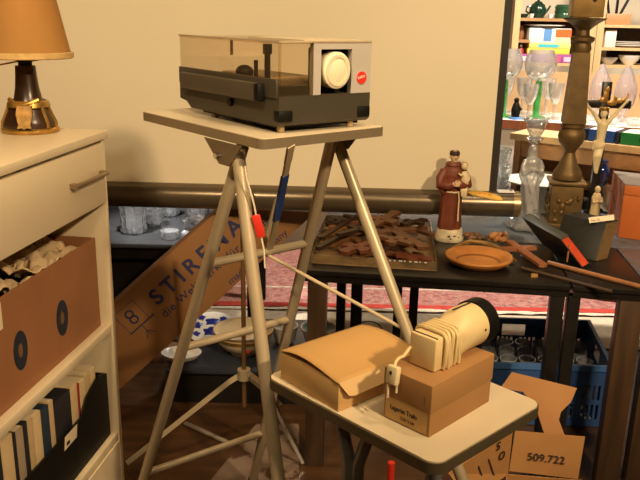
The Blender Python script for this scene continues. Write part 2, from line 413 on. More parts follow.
# outer frame legs (2, 4) and inner frame legs (1, 3): keep the crossing tubes apart sideways
LEGP = []
for i, (a, f_) in enumerate(LEG):
    sh_ = V((0, 0, 0))
    d = (f_ - a); top = a - d * ((zt - a.z) / -d.z) * -1 if False else a + d * ((a.z - zt) / (a.z - f_.z))
    LEGP.append((top + sh_, f_ + sh_))
for a, f_ in LEGP:
    lg = MB().tube([a, f_], .0142, 14).build('leg', stand_steel, ts)
    d = (f_ - a).normalized()
    MB().tube([f_ - d * .04, f_ + d * .006], .0165, 12).build('rubber_foot', black_pl, ts).parent = lg
def on_leg(i, z): a, f_ = LEGP[i]; return a + (f_ - a) * ((a.z - z) / (a.z - f_.z))
def leg_at_v(i, vv):
    lo, hi = 0., 1.; a, f_ = LEGP[i]
    for _ in range(40):
        m = (lo + hi) / 2; q = a + (f_ - a) * m - CAM
        v_ = q.dot(CD) / q.dot(CF) * F + 240
        if v_ < vv: lo = m
        else: hi = m
    return a + (f_ - a) * lo
for va, vb in ((262, 245), (349, 318), (476, 430)):
    A = leg_at_v(0, va); B = leg_at_v(2, vb)
    zz = (A.z + B.z) / 2; print('CROSS', A.z, B.z)
    A, B = on_leg(0, zz), on_leg(2, zz)
    MB().tube([A, B], .0105, 10).build('crossbar', stand_steel, ts)
# hinge brackets
brm = mat('bracket_steel', (.20, .15, .095), .4, .5)
for base, off, sg in ((hA, near, -1), (hB, far, 1)):
    q = V((base.x, base.y, 0)); q = q - a2 * (q - Fq * 1).dot(a2) + a2 * (off + sg * .018)
    s0 = (base - Fq).dot(a1)
    bo = Fq + a1 * s0 + a2 * (off + sg * .034 - (.003 if sg > 0 else 0))
    br = MB().prism([(-.06, -.0225), (.085, -.0225), (.026, -.071), (-.014, -.071)], V((bo.x, bo.y, ST)), a1, ZU, a2, .003).build('hinge_bracket', brm, ts)
    MB().tube([V((bo.x, bo.y, ST - .054)) + a1 * .028 - a2 * .009, V((bo.x, bo.y, ST - .054)) + a1 * .028 + a2 * .011], .0064, 8).build('bolt', chrome, ts).parent = br
mid1 = lerp(on_leg(0, 1.0), on_leg(2, 1.0), .5)
def crossline(va, vb):
    A = leg_at_v(0, va); B = leg_at_v(2, vb); zz = (A.z + B.z) / 2; return on_leg(0, zz), on_leg(2, zz)
cA, cB = crossline(262, 245)
foot = lerp(cA, cB, .63); topq = Fq + a1 * .16 + a2 * (SW * .55) - ZU * .019
def on_line_u(A, B, uu):
    best = min((abs(((A + (B - A) * k / 200 - CAM).dot(CR)) / ((A + (B - A) * k / 200 - CAM).dot(CF)) * F + 320 - uu), k) for k in range(201))[1]
    return A + (B - A) * best / 200
foot = on_line_u(cA, cB, 270)
topq = onz(291, 146, ST - .02)
midq = lerp(topq, foot, .42)
kn = lerp(topq, foot, .13)
MB().bar(topq, kn, .018, .006, up=a1).bar(kn, foot, .016, .005, up=a1).build('support_bar', stand_steel, ts)
MB().bar(lerp(topq, foot, .24), lerp(topq, foot, .66), .0185, .0075, up=a1).build('blue_sleeve', mat('blue_sleeve', (.02, .06, .26), .4), ts)
fb = on_line_u(cA, cB, 262); tb = ony(277, 198, fb.y + .0)
MB().bar(tb, fb, .0115, .0045, up=a1).build('stop_bar', stand_steel, ts)
ra = on_line_u(cA, cB, 267); rb = leg_at_v(3, 331)
MB().tube([ra - ZU * .008, rb], .0045, 8).build('stay_rod', mat('rod_tan', (.62, .50, .33), .35, .2), ts)
# hanging cord with the red tag
hc = thing('hanging_cord', 'pale cord with a red plastic tag hanging beside the front leg of the tall stand', 'cord', sp_pt(245, 180, near))
yk = hA.y - .075
P_ = [ony(u, v, yk) for u, v in ((245, 166), (247, 180), (250, 190), (254, 205), (257, 220), (261, 236), (264, 250), (265, 268))]
MB().tube(P_, .0018, 6).build('cord', mat('cord_white', (.75, .66, .5), .7), hc)
P2 = [ony(u, v, yk + .004) for u, v in ((250, 188), (254, 196), (257, 212))]
MB().tube(P2, .0014, 6).build('loop', chrome, hc)
ax = (ony(261, 236, yk) - ony(255, 215, yk))
MB().bar(ony(255.5, 215, yk), ony(261.5, 237, yk), .0175, .009, up=(0, 1, 0), bev=.002).build('red_tag', red, hc)

# ================================================================== SLIDE PROJECTOR
pz = 1.30 + .0005
pa1 = az(126.6); pa2 = az(36.6)
PC = onz(279, 127.5, pz + .012)
print('PC', PC)
n2 = pa2
def P2u(uu):  # width so that the right corner lands at uu
    lo, hi = 0., 1.
    for _ in range(40):
        m = (lo + hi) / 2; q = PC + pa2 * m - CAM
        if q.dot(CR) / q.dot(CF) * F + 320 < uu: lo = m
        else: hi = m
    return lo
def P1u(uu):
    lo, hi = 0., 1.
    for _ in range(40):
        m = (lo + hi) / 2; q = PC + pa1 * m - CAM
        if q.dot(CR) / q.dot(CF) * F + 320 > uu: lo = m
        else: hi = m
    return lo
PW, PL = P2u(369), P1u(180.5)
zb = ony(279, 97, PC.y).z; ztop = ony(279.5, 42.3, PC.y).z
print('PROJ', PW, PL, zb - PC.z, ztop - PC.z)
pj = thing('slide_projector', 'dark grey slide projector with a smoked clear cover and round lens on the tall stand', 'projector', V((PC.x, PC.y, pz)))
dg_ = mat('projector_dark_grey', (.050, .041, .028), .45, var=.08)
dg2 = mat('projector_grey_tray', (.075, .058, .040), .5, var=.08)
b0 = PC.z; bh = zb - b0; th_ = ztop - b0
base = MB().prism([(0, .006), (.008, 0), (PL - .05, 0), (PL - .03, .012), (PL, .016), (PL, bh), (0, bh)], PC, pa1, ZU, pa2, PW).build('body_base', dg_, pj)
# front step, lower plinth
MB().hexa(PC + pa1 * .02 + pa2 * .012 - ZU * .006, pa1 * (PL - .10), pa2 * (PW - .024), ZU * .008).build('bottom_plate', black_pl, pj)
for p1, p2 in ((.022, .018), (.022, PW - .03), (PL - .12, .02), (PL - .12, PW - .03)):
    MB().lathe([(0, 0), (.007, 0), (.007, .0125), (0, .0125)], V((PC.x, PC.y, pz)) + pa1 * p1 + pa2 * p2, 12).build('foot', mat('foot_tan', (.45, .32, .17), .5), pj)
for p2 in (.0, PW - .028):
    MB().hexa(PC + pa1 * -.003 + pa2 * (p2 - .002) + ZU * .008, pa1 * .02, pa2 * .03, ZU * .020, bev=.003).build('corner_knob', black_pl, pj)
# side tray channel on the left long side: raised guide and slide tray
gt = bh + .052
MB().hexa(PC + pa1 * .004 - pa2 * .004 + ZU * (bh - .004), pa1 * (PL - .008), pa2 * .007, ZU * (ony(279, 77.5, PC.y).z - zb), bev=.002).build('side_guide', dg_, pj)
tr = MB().hexa(PC + pa1 * .055 - pa2 * .018 + ZU * (bh - .012), pa1 * (PL - .09), pa2 * .014, ZU * .032, bev=.003).build('slide_tray', dg2, pj)
MB().hexa(PC + pa1 * .040 - pa2 * .019 + ZU * (bh - .012), pa1 * .016, pa2 * .0155, ZU * .032, bev=.003).build('tray_end', black_pl, pj).parent = tr
MB().tube([PC + pa1 * .165 - pa2 * .006 + ZU * .028, PC + pa1 * .165 + pa2 * .002 + ZU * .028], .0075, 12).build('cable_socket', black_pl, pj)
# lens front panel (light grey) with opening
LP0 = P2u(312.5)
pm = mat('projector_silver', (.50, .46, .42), .4, .15, var=.04)
fw = PW - LP0; fh = th_ - bh
o0 = PC + pa2 * LP0 + ZU * bh
wl, wr, wb, wt_ = .085 * 1, .62, .02, .90
def rect(x0, y0, x1, y1): return [(x0, y0), (x1, y0), (x1, y1), (x0, y1)]
pn = MB()
dep = .012
xl, xr = P2u(320) - LP0, P2u(350) - LP0
yb, yt = -.001, fh * .865
pn.prism(rect(0, -.004, xl, fh), o0, pa2, ZU, pa1, dep); pn.prism(rect(xr, 0, fw, fh), o0, pa2, ZU, pa1, dep)
pn.prism(rect(xl, yt, xr, fh), o0, pa2, ZU, pa1, dep)
pn.build('lens_panel', pm, pj, smooth=0)
MB().prism(rect(xl - .002, -.003, xr + .002, yt + .002), o0 + pa1 * .034, pa2, ZU, pa1, .003).prism(rect(xr, 0, xr + .002, yt), o0 + pa1 * dep, pa2, ZU, pa1, .022).prism(rect(xl - .002, 0, xl, yt), o0 + pa1 * dep, pa2, ZU, pa1, .022).prism(rect(xl, yt, xr, yt + .002), o0 + pa1 * dep, pa2, ZU, pa1, .022).build('lens_recess', black_pl, pj, smooth=0)
lc = o0 + pa2 * ((xl + xr) / 2) + ZU * (fh * .46)
lr = min((xr - xl) * .47, fh * .36)
ln = MB().lathe([(0, -.032), (lr * .97, -.032), (lr, -.008), (lr, .002), (lr * .92, .004), (0, .004)], lc, 40, X=pa2 * .93, Y=ZU, Z=-pa1).build('lens_barrel', mat('lens_cream', (.82, .72, .52), .45, var=.03), pj)
ln2 = MB().lathe([(lr * .70, .0035), (lr * .86, .0035), (lr * .86, .0055), (lr * .70, .0055), (lr * .70, .0035)], lc, 40, X=pa2 * .93, Y=ZU, Z=-pa1).build('lens_cap_ring', mat('lens_cream_dark', (.74, .64, .46), .45), pj); ln2.parent = ln
rdc = o0 + pa2 * (P2u(360) - LP0) + ZU * (fh * .30)
em = MB().lathe([(0, 0), (.0115, 0), (.0115, .0012), (0, .0012)], rdc, 28, X=pa2, Y=ZU, Z=-pa1).build('round_emblem', red, pj)
text('Leica', .0085, rdc - pa1 * .0016 - pa2 * .0095 - ZU * .0028, pa2 + ZU * .25, ZU, mat('emblem_white', (.8, .75, .7), .5), pj, 'emblem_lettering').parent = em
# smoked cover
smoke = glass('smoked_cover', (.93, .88, .80), .5, .02, .03, (.5, .38, .22), (.02, .5))
cv = MB(); gz = ony(279, 66, PC.y).z - b0; tk = .003
cv.prism([(0.0, bh), (0, th_), (PL - .004, th_), (PL - .004, bh)], PC + pa2 * .001, pa1, ZU, pa2, tk)
cv.hexa(PC + ZU * bh, pa1 * tk, pa2 * LP0, ZU * (th_ - bh))
cv.hexa(PC + ZU * (th_), pa1 * (PL - .004), pa2 * PW, ZU * -tk)
cvo = cv.build('clear_cover', smoke, pj, smooth=0)
MB().hexa(PC + ZU * (th_ - .0005) - pa1 * .001 - pa2 * .001, pa1 * (PL), pa2 * .005, ZU * .003).hexa(PC + ZU * (th_ - .0005) - pa1 * .001, pa1 * .005, pa2 * PW, ZU * .003).build('cover_rim', mat('cover_rim', (.45, .36, .24), .35), pj).parent = cvo
MB().hexa(PC + ZU * (th_ - .001) + pa1 * .03 + pa2 * LP0, pa1 * (PL * .5), pa2 * (fw), ZU * .004).build('cover_lid', mat('projector_cream', (.62, .52, .37), .4), pj)
# things under the cover: back housing, lens tube, lever
MB().hexa(PC + pa1 * (PL * .42) + pa2 * (PW * .40) + ZU * (bh - .002), pa1 * (PL * .5), pa2 * (PW * .5), ZU * (th_ - bh) * .24, bev=.003).build('lamp_housing', mat('housing_tan', (.50, .40, .26), .5, var=.03), pj)
MB().tube([PC + pa1 * .25 + pa2 * .05 + ZU * (th_ - .034), PC + pa1 * .25 + pa2 * .05 + ZU * (th_ - .004)], .003, 8).build('hanging_pin', black_pl, pj)
MB().tube([PC + pa1 * .085 + pa2 * .03 + ZU * (bh - .002), PC + pa1 * .085 + pa2 * .03 + ZU * (th_ - .014)], .0055, 10).tube([PC + pa1 * .085 + pa2 * .03 + ZU * (th_ - .024), PC + pa1 * .085 + pa2 * .03 + ZU * (th_ - .006)], .0085, 10).build('lift_lever', black_pl, pj)
MB().tube([PC + pa1 * .125 + pa2 * .03 + ZU * (bh - .002), PC + pa1 * .125 + pa2 * .03 + ZU * (bh + .055)], .004, 10).build('small_lever', black_pl, pj)
MB().ball(PC + pa1 * .20 + pa2 * .05 + ZU * (bh + .028), (.018, .018, .014)).build('dial_knob', black_pl, pj)
MB().hexa(PC + pa1 * .01 + pa2 * .012 + ZU * (bh - .002), pa1 * .03, pa2 * (LP0 - .012), ZU * .018).build('front_ledge', black_pl, pj)
# set down on the table top
pq_ = onz(279, 127.5, ST + .0142)
pj.scale = (1.15, 1.15, 1.15); pj.location = (pq_.x, pq_.y, ST + .0006)
# ================================================================== LOW TABLE
def uof(q): q = q - CAM; return q.dot(CR) / q.dot(CF) * F + 320
def vof(q): q = q - CAM; return q.dot(CD) / q.dot(CF) * F + 240
def solve_u(o, d, uu, hi=1.5):
    s = 1 if uof(o + d * .01) > uof(o) else -1
    lo = 0.
    for _ in range(45):
        m = (lo + hi) / 2
        if (uof(o + d * m) - uu) * s < 0: lo = m
        else: hi = m
    return lo
LT = .81
KS_ = (HC - LT) / .8
LFq = onz(436, 466, LT); q1, q2 = az(134.3), az(43.0)
LL, LW = .492 * KS_, .366 * KS_
lt = thing('low_projection_table', 'low folding projection table with a pale laminate top holding cardboard boxes', 'table', V((LFq.x, LFq.y, 0)))
MB().prism(rrect(LL, LW, .025, 7), LFq - ZU * .0015, q1, q2, ZU, .0025).build('table_top', cream_lam, lt)
MB().prism(rrect(LL + .006, LW + .006, .028, 7), LFq - q1 * .003 - q2 * .003 - ZU * .022, q1, q2, ZU, .0205).build('edge_band', mat('grey_brown_edge', (.15, .115, .07), .35, .5), lt)
MB().prism(rrect(LL - .10, LW - .08, .02), LFq + q1 * .05 + q2 * .04 - ZU * .032, q1, q2, ZU, .010).build('under_frame', brm, lt)
greyleg = mat('grey_leg', (.26, .25, .24), .35, .6)
lw = [(.175, .035, .215, .035), (.25, .035, .15, -.01), (.175, LW - .035, .27, LW - .02), (.25, LW - .035, .15, LW - .02)]
for s0, o0_, s1, o1_ in lw:
    a = LFq + q1 * s0 + q2 * o0_ - ZU * .03; b = LFq + q1 * s1 + q2 * o1_; b.z = .012
    if s1 > .2: m_ = lerp(a, b, .10) + q1 * .022
    else: m_ = lerp(a, b, .10) - q1 * .02
    lg = MB().tube([a, m_, b], .0125, 12).build('leg', greyleg, lt)
    MB().tube([b + ZU * .03, b - ZU * .011], .0145, 12).build('rubber_foot', black_pl, lt).parent = lg
MB().tube([LFq + q1 * .238 + q2 * .011 - ZU * (LT - .28), LFq + q1 * .238 + q2 * (LW - .026) - ZU * (LT - .28)], .008, 10).build('crossbar', greyleg, lt)
MB().tube([LFq + q1 * .182 + q2 * .006 - ZU * (LT - .28), LFq + q1 * .182 + q2 * (LW - .024) - ZU * (LT - .28)], .008, 10).build('crossbar', greyleg, lt)

# ---- flat box with bulging lid
zt0 = LT + .0012
FB = onz(338, 412, zt0); g1, g2 = az(130.3), az(40.3)
FL1 = solve_u(FB, g1, 280.5); FH = ony(337.5, 385, FB.y).z - zt0
ltop = FB + g1 * FL1 + ZU * FH
FL2 = solve_u(ltop, g2, 362)
print('FLAT', FL1, FL2, FH)
fb_ = thing('flat_carton', 'flat tan cardboard carton with a loose bulging lid on the low table', 'box', FB)
MB().hexa(FB, g1 * FL1, g2 * FL2, ZU * FH, bev=.0012).build('tray', card_light, fb_)
# lid sheet: arches across, then a flap falls over the side facing right
lidm = mat('cardboard_lid', (.50, .29, .10), .75, var=.05, scale=6)
bm = MB()
nx, ny = 18, 14
def lidp(i, j):
    s = i / nx; t = j / ny
    b_ = .0125 * math.sin(PI * min(1, s ** .8)) ** 1.2 * (1 - .2 * t) + .004
    return FB + g1 * (FL1 * (1 - s)) + g2 * (FL2 * t - .003) + ZU * (FH + .0015 + b_)
rows = [[lidp(i, j) for i in range(nx + 1)] for j in range(ny + 1)]
vs_ = [[bm.bm.verts.new(p) for p in r] for r in rows]
for j in range(ny):
    for i in range(nx): bm.bm.faces.new((vs_[j][i], vs_[j][i + 1], vs_[j + 1][i + 1], vs_[j + 1][i]))
lid = bm.build('lid', lidm, fb_, smooth=60)
so = lid.modifiers.new('s', 'SOLIDIFY'); so.thickness = .0018
flp = MB()
FO = lidp(nx, 0)
nrm = -g1
fh_ = .030
ply = [(0.0, 0), (.010, -.017), (.017, -.027), (.028, -fh_), (FL2 * .55, -fh_ + .002), (FL2 - .01, -fh_ + .002), (FL2 - .003, 0)]
flp.prism(ply, FO - g1 * .001, g2, (ZU * .97 + g1 * .42), (-g1 * .97 + ZU * .3).normalized(), .0016)
flp.build('lid_flap', mat('cardboard_flap', (.62, .42, .20), .75, var=.05, scale=6), fb_, smooth=0)

# ---- small box carrying the lamp
BB = onz(428.7, 438, zt0); k1, k2 = az(135.7), az(45.7)
BL1 = solve_u(BB, k1, 383.5); BL2 = solve_u(BB, k2, 489); BHh = ony(431, 386, BB.y).z - zt0
print('LBOX', BL1, BL2, BHh)
lb_ = thing('small_carton', 'brown lidded cardboard box with a paper label under the cream lamp on the low table', 'box', BB)
MB().hexa(BB, k1 * BL1, k2 * BL2, ZU * (BHh - .004), bev=.001).build('base', card_box, lb_)
MB().hexa(BB - k1 * .002 - k2 * .002 + ZU * (BHh * .47), k1 * (BL1 + .004), k2 * (BL2 + .004), ZU * (BHh * .53), bev=.002).build('lid', card_box, lb_)
lo_ = BB - k2 * .0008
lbx = MB().hexa(lo_ + k1 * .006 + ZU * .003, k1 * (BL1 - .010), ZU * (BHh * .43), k2 * -.0003).build('paper_label', mat('label_tan', (.58, .36, .14), .75, var=.05), lb_, smooth=0)
text('Lagerist Trafo', .0128, lo_ + k1 * (BL1 - .015) + ZU * .0235 - k2 * .0006, -k1, ZU, ink_black, lb_, bold=.0002, sx=.82).parent = lbx
text('220 Volt', .0092, lo_ + k1 * (BL1 - .038) + ZU * .0105 - k2 * .0006, -k1, ZU, ink_black, lb_).parent = lbx
MB().hexa(BB - k2 * .0026 + k1 * .011 + ZU * (BHh * .60), k1 * .0016, ZU * .016, k2 * -.0008).build('staple', mat('staple_rust', (.16, .07, .03), .5), lb_, smooth=0)
# ---- cream viewer lamp
zb2 = zt0 + BHh + .0008
lampc = mat('lamp_cream', (.74, .57, .30), .42, var=.04)
j2 = az(44.5); j1 = az(134.5)
HB0 = onz(434, 373.5, zb2)
hw, hh_ = .058, .061
vl = thing('viewer_lamp', 'cream plastic lamp with a black ring and wrapped cord lying on the small brown box', 'lamp', HB0)
blk = MB().hexa(HB0, j1 * hw, j2 * .066, ZU * hh_, bev=.0045).build('housing', lampc, vl)
MB().hexa(HB0 + j1 * .002 + j2 * .006 + ZU * (hh_ - .0005), j1 * (hw - .004), j2 * .0025, ZU * .0016).build('seam', ink_black, vl).parent = blk
cx_ = HB0 + j1 * (hw / 2)
rr = .0438
cyl_c = cx_ + ZU * (rr + .0005)
rings = []
nseg = 40
def sq(t, hw, hh): # superellipse
    c, s = math.cos(t), math.sin(t); e = .35
    return (hw * math.copysign(abs(c) ** e, c), hh * math.copysign(abs(s) ** e, s))
for d, mixv in ((.060, 0), (.073, .25), (.086, .6), (.099, .9), (.112, 1), (.148, 1)):
    rg = []
    for k in range(nseg):
        t = 2 * PI * k / nseg
        x0, y0 = sq(t, hw / 2 - .002, hh_ / 2 - .002); x1, y1 = math.cos(t) * (rr - .003), math.sin(t) * (rr - .003)
        z0_ = hh_ / 2; z1_ = rr
        rg.append(cx_ + j2 * d + j1 * lerp(x0, x1, mixv) + ZU * (lerp(z0_, z1_, mixv) + lerp(y0, y1, mixv)))
    rings.append(rg)
cone = MB().ring_loft(rings).build('barrel', lampc, vl, smooth=50)
MB().lathe([(rr - .009, .146), (rr - .0005, .146), (rr, .150), (rr, .175), (rr - .003, .178), (rr - .009, .178), (rr - .011, .165), (rr - .009, .146)], cyl_c, 40, X=j1, Y=ZU, Z=j2).build('black_ring', black_pl, vl)
MB().lathe([(0, .162), (rr - .0102, .162), (rr - .0102, .166), (0, .166)], cyl_c, 32, X=j1, Y=ZU, Z=j2).build('lens', mat('lens_grey', (.2, .2, .2), .1), vl)
MB().hexa(cyl_c + ZU * (rr - .0035) + j1 * .002 + j2 * .088, j2 * .054, j1 * .0035, ZU * .0012).build('groove', ink_black, vl).parent = cone
MB().hexa(cyl_c - j1 * (rr - .0025) + ZU * .002 + j2 * .13, j2 * .004, j1 * -.001, ZU * .004).build('screw', ink_black, vl).parent = cone
cordm = mat('cord_cream', (.74, .57, .29), .5, var=.04)
cord = MB(); pts = []
turns = 5
for k in range(turns * 24 + 1):
    t = 2 * PI * k / 24; x, y = sq(t, hw / 2 + .0048 + .0016 * math.sin(k * .7), hh_ / 2 + .005)
    pr_ = k / (turns * 24)
    zz = max(.0036, hh_ / 2 + y)
    dd = .022 + .050 * pr_ + .005 * math.sin(k * .26 + 1)
    pts.append(cx_ + j2 * dd + j1 * x + ZU * zz)
pts = [p for p in pts]
cord.tube(pts, .0038, 8)
# tail to the plug
pt_ = [pts[0], HB0 + j1 * (hw + .006) + j2 * .02 + ZU * .03, HB0 + j1 * (hw + .010) + j2 * .0 + ZU * .020, HB0 + j1 * (hw + .012) - j2 * .015 + ZU * .010]
pe = ony(396, 366, BB.y + .02)
plq = ony(393, 376, (BB + k1 * BL1 * .8).y - .012)
pt_ = [cx_ + j1 * (hw / 2 + .005) + j2 * .03 + ZU * .04, ony(404, 356, plq.y + .02), ony(399, 358, plq.y + .014), ony(395.5, 362, plq.y + .006), ony(394.5, 367, plq.y)]
cord.tube(pt_, .0029, 8)
cord.build('wrapped_cord', cordm, vl)
pa_ = ony(394.5, 365.5, plq.y); pb_ = ony(392, 384, plq.y - .004)
plg = MB().bar(pa_, pb_, .024, .014, up=-k2, bev=.004).build('plug', mat('plug_cream', (.80, .66, .40), .45), vl)
for du in (-4.5, 4.2):
    MB().tube([ony(392.5 + du, 383 - du * .3, plq.y - .002), ony(392 + du, 395 - du * .5, plq.y - .006)], .0024, 8).build('prong', mat('prong_pale', (.62, .52, .36), .35), vl).parent = plg
MB().hexa(lerp(pa_, pb_, .4) - k2 * .0088 - k1 * .002, k1 * .004, ZU * .006, k2 * .002).build('screw', ink_black, vl).parent = plg

# ================================================================== DARK TABLES
e1 = az(-6.9); e2 = az(83.1); TZ = .72
def dtable(name, label, FLp, L, D, top_m, z=TZ, ap=.040, legs=(), lw=.045, ld=.045, group=None, m=black_wood):
    t = thing(name, label, 'table', V((FLp.x, FLp.y, 0)))
    p = V((FLp.x, FLp.y, z - .018))
    MB().hexa(p, e1 * L, e2 * D, ZU * .018, bev=.002).build('table_top', top_m, t)
    a = MB()
    q = V((FLp.x, FLp.y, z - ap))
    a.hexa(q + e2 * .006 + e1 * .004, e1 * (L - .008), e2 * .018, ZU * (ap - .0185)).hexa(q + e2 * (D - .024) + e1 * .004, e1 * (L - .008), e2 * .018, ZU * (ap - .0185))
    a.hexa(q + e2 * .024 + e1 * .004, e1 * .018, e2 * (D - .048), ZU * (ap - .0185)).hexa(q + e2 * .024 + e1 * (L - .022), e1 * .018, e2 * (D - .048), ZU * (ap - .0185))
    a.build('apron', m, t)
    for (s, d, w_, dd, mm) in legs:
        MB().hexa(V((FLp.x, FLp.y, 0)) + e1 * s + e2 * d, e1 * w_, e2 * dd, ZU * (z - ap - .0005), bev=.002).build('leg', mm or m, t)
    return t
TA = V((-.062, 2.310, 0))
def s_u(uu, d=0):  # position along the front line with pixel column uu at leg height
    return solve_u(V((TA.x, TA.y, .5)) + e2 * d - e1 * .3, e1, uu) - .3
sA = s_u(306.5); sA2 = s_u(325); 
print('TA legs', sA, sA2, s_u(546), s_u(559))
sr0, sr1 = s_u(546), s_u(559.5)
LA = sr1 + .012
tA = dtable('display_table', 'narrow black wooden table carrying the glass tray and the turned wooden dish', TA, LA, .455, black_wood,
    legs=((sA, .008, sA2 - sA, .05, dark_brown), (sr0, .008, sr1 - sr0, .045, None), (s_u(336.5, .40), .40, .034, .04, None), (s_u(394, .40), .40, .030, .04, None)))
TB = TA + e1 * (LA + .006)
b0_, b1_, b2_, b3_ = s_u(563), s_u(575), s_u(615), s_u(640)
LBt = s_u(641) - LA - .006
tB = dtable('display_table', 'small black wooden table at the right holding the two black books', TB, LBt, .455, black_wood,
    legs=((b0_ - LA - .006, .008, b1_ - b0_, .045, None), (LBt - .082, .008, .072, .05, dark_brown)))
TC = TB + e1 * (LBt + .006)
tC = dtable('display_table', 'dark table cut by the right edge of the picture beside the orange box', TC, .62, .455, grey_top, legs=((.008, .012, .06, .05, dark_brown), (.55, .01, .05, .05, None)))
TD = TA + e2 * .463 + e1 * .0
tD = dtable('rear_table', 'long table with a blue grey top behind the black tables, under the projection screen', TD, 1.90, 1.0, grey_top,
    legs=((s_u(410, .48), .02, .034, .04, dark_brown), (1.82, .02, .05, .05, None), (1.82, .42, .05, .05, None), (.10, .42, .05, .05, None)))
# low sideboard with cut glass at the left
TLq = onz(118, 244, .5)
tl = thing('low_sideboard', 'low black sideboard behind the cabinet carrying cut glass vases', 'sideboard', V((-.28, TLq.y, 0)))
tlL = 1.45
MB().hexa(V((-.28 - tlL, TLq.y, .48)), V((tlL, .01, 0)), V((0, .84, 0)), ZU * .02, bev=.002).build('table_top', mat('dark_grey_top', (.05, .052, .056), .25), tl)
MB().hexa(V((-.28 - tlL + .03, TLq.y + .03, .4205)), V((tlL - .06, .01, 0)), V((0, .42, 0)), ZU * .059).build('apron', black_wood, tl)
for yy, z0_, ln_ in ((.012, 0, .035), (.60, .018, .05)): MB().hexa(V((-.33, TLq.y + yy, z0_)), V((.04, 0, 0)), V((0, ln_, 0)), ZU * (.42 - z0_)).build('leg', black_wood, tl)
MB().hexa(V((-.28 - tlL + .03, TLq.y + .10, .0)), V((tlL - .50, .004, 0)), V((0, .34, 0)), ZU * .42).build('body', black_wood, tl)
MB().hexa(V((-.28 - tlL, TLq.y + .80, .5005)), V((tlL, .01, 0)), V((0, .03, 0)), ZU * .46).build('back_panel', black_wood, tl)  # added black backdrop, stands in for the darkness behind the cut glass

# ================================================================== SCREEN
A_ = onz(110, 193.5, .838); B_ = onz(519, 204.4, .838)
dS = (B_ - A_); dS.z = 0; dS.normalize(); nS = V((dS.y, -dS.x, 0))
TLft = A_ - dS * .75
scr = thing('projection_screen', 'large cream projection screen with a black border rising from a dark metal tube', 'screen', V((0, A_.y, 0)))
tube_m = mat('tube_brown_metal', (.16, .125, .085), .28, .6, var=.06)
tr_ = .0485
cut = B_ - dS * .028
MB().tube([TLft, cut], tr_, 36).build('tube_casing', tube_m, scr)
MB().tube([cut, B_ - dS * .004, B_], [tr_ * 1.02, tr_ * 1.02, tr_ * .9], 36).build('end_cap', mat('cap_metal', (.42, .30, .16), .3, .7), scr)
sx_r = onp(489, 190, A_ + V((0, 0, 0)), nS); s_r = (sx_r - TLft).dot(dS)
sx_o = onp(496.5, 190, A_, nS); s_o = (sx_o - TLft).dot(dS)
zf0, zf1 = A_.z + tr_ * .75, 2.35
fabm = mat('screen_fabric', (.80, .71, .54), .9, var=.015, scale=2)
MB().hexa(TLft + dS * .06 + ZU * (zf0 - A_.z) - nS * 0, dS * (s_r - .06), nS * -.0015, ZU * (zf1 - zf0)).build('fabric', fabm, scr, smooth=0)
bord = mat('screen_border', (.022, .016, .012), .6)
MB().hexa(TLft + dS * s_r + ZU * (zf0 - A_.z), dS * (s_o - s_r), nS * -.0015, ZU * (zf1 - zf0)).build('border', bord, scr, smooth=0)
MB().hexa(TLft + dS * .02 + ZU * (zf0 - A_.z), dS * .04, nS * -.0015, ZU * (zf1 - zf0)).build('border', bord, scr, smooth=0)
MB().tube([V((TLft.x + .02 * dS.x, TLft.y, zf1)), TLft + dS * s_o + ZU * (zf1 - A_.z)], .012, 12).build('top_rail', tube_m, scr)
MB().tube([TLft + dS * .30 - nS * .06 + ZU * (-.838 + .10), TLft + dS * .30 - nS * .06 + ZU * (zf1 - .838)], .014, 12).build('support_pole', tube_m, scr)
for a in (200, 320, 80):
    MB().tube([TLft + dS * .30 - nS * .06 + ZU * (-.838 + .12), TLft + dS * .30 - nS * .06 + az(a) * .30 + ZU * (-.838 + .013)], .012, 10).build('leg', tube_m, scr)
# yellow tag + white card on the tube
yl = thing('yellow_tag', 'yellow torn paper tag lying on the dark screen tube right of the monk statue', 'tag', onz(482, 199, .82))
tm = B_ - dS * 0
def on_tube(u, ang):  # point on the casing surface
    q = onp(u, 200, A_, nS); s = (q - TLft).dot(dS); c = TLft + dS * s
    return c + (nS * math.cos(math.radians(ang)) + ZU * math.sin(math.radians(ang))) * (tr_ + .003)
b = MB()
us = [466, 470, 476, 484, 492, 498, 500]; lo_a = [62, 48, 44, 36, 28, 26, 28]; hi_a = [66, 80, 78, 72, 60, 46, 34]
RA = [on_tube(u, a) for u, a in zip(us, lo_a)]; RM = [on_tube(u, (a + c) / 2) for u, a, c in zip(us, lo_a, hi_a)]; RB = [on_tube(u, c) for u, c in zip(us, hi_a)]
vv = [[b.bm.verts.new(p) for p in r] for r in (RA, RM, RB)]
for j in range(2):
    for i in range(len(us) - 1): b.bm.faces.new((vv[j][i], vv[j][i + 1], vv[j + 1][i + 1], vv[j + 1][i]))
o = b.build('paper', mat('yellow_paper', (.80, .48, .08), .6), yl); so = o.modifiers.new('s', 'SOLIDIFY'); so.thickness = .0008; so.offset = 1
b = MB()
for u, a in ((478, 62), (483, 60), (488, 54)): b.tube([on_tube(u - 2, a + 6) + nS * .0015, on_tube(u, a - 4) + nS * .0015, on_tube(u + 2, a + 4) + nS * .0015], .0014, 6)
b.build('printed_mark', mat('orange_print', (.75, .16, .02), .6), yl)
wc = thing('white_card', 'small white card with a dark dot lying on the end of the screen tube', 'card', B_ + ZU * .06)
p0 = B_ - dS * .085 + ZU * (tr_ + .003) - nS * .012
MB().hexa(p0, dS * .062 + ZU * .0, nS * .032 - ZU * .004, ZU * .001).build('card', white_china, wc, smooth=0)
MB().lathe([(0, 0), (.005, 0), (.005, .0006), (0, .0006)], p0 + dS * .05 + nS * .012 + ZU * .0004, 12).build('printed_dot', ink_black, wc)

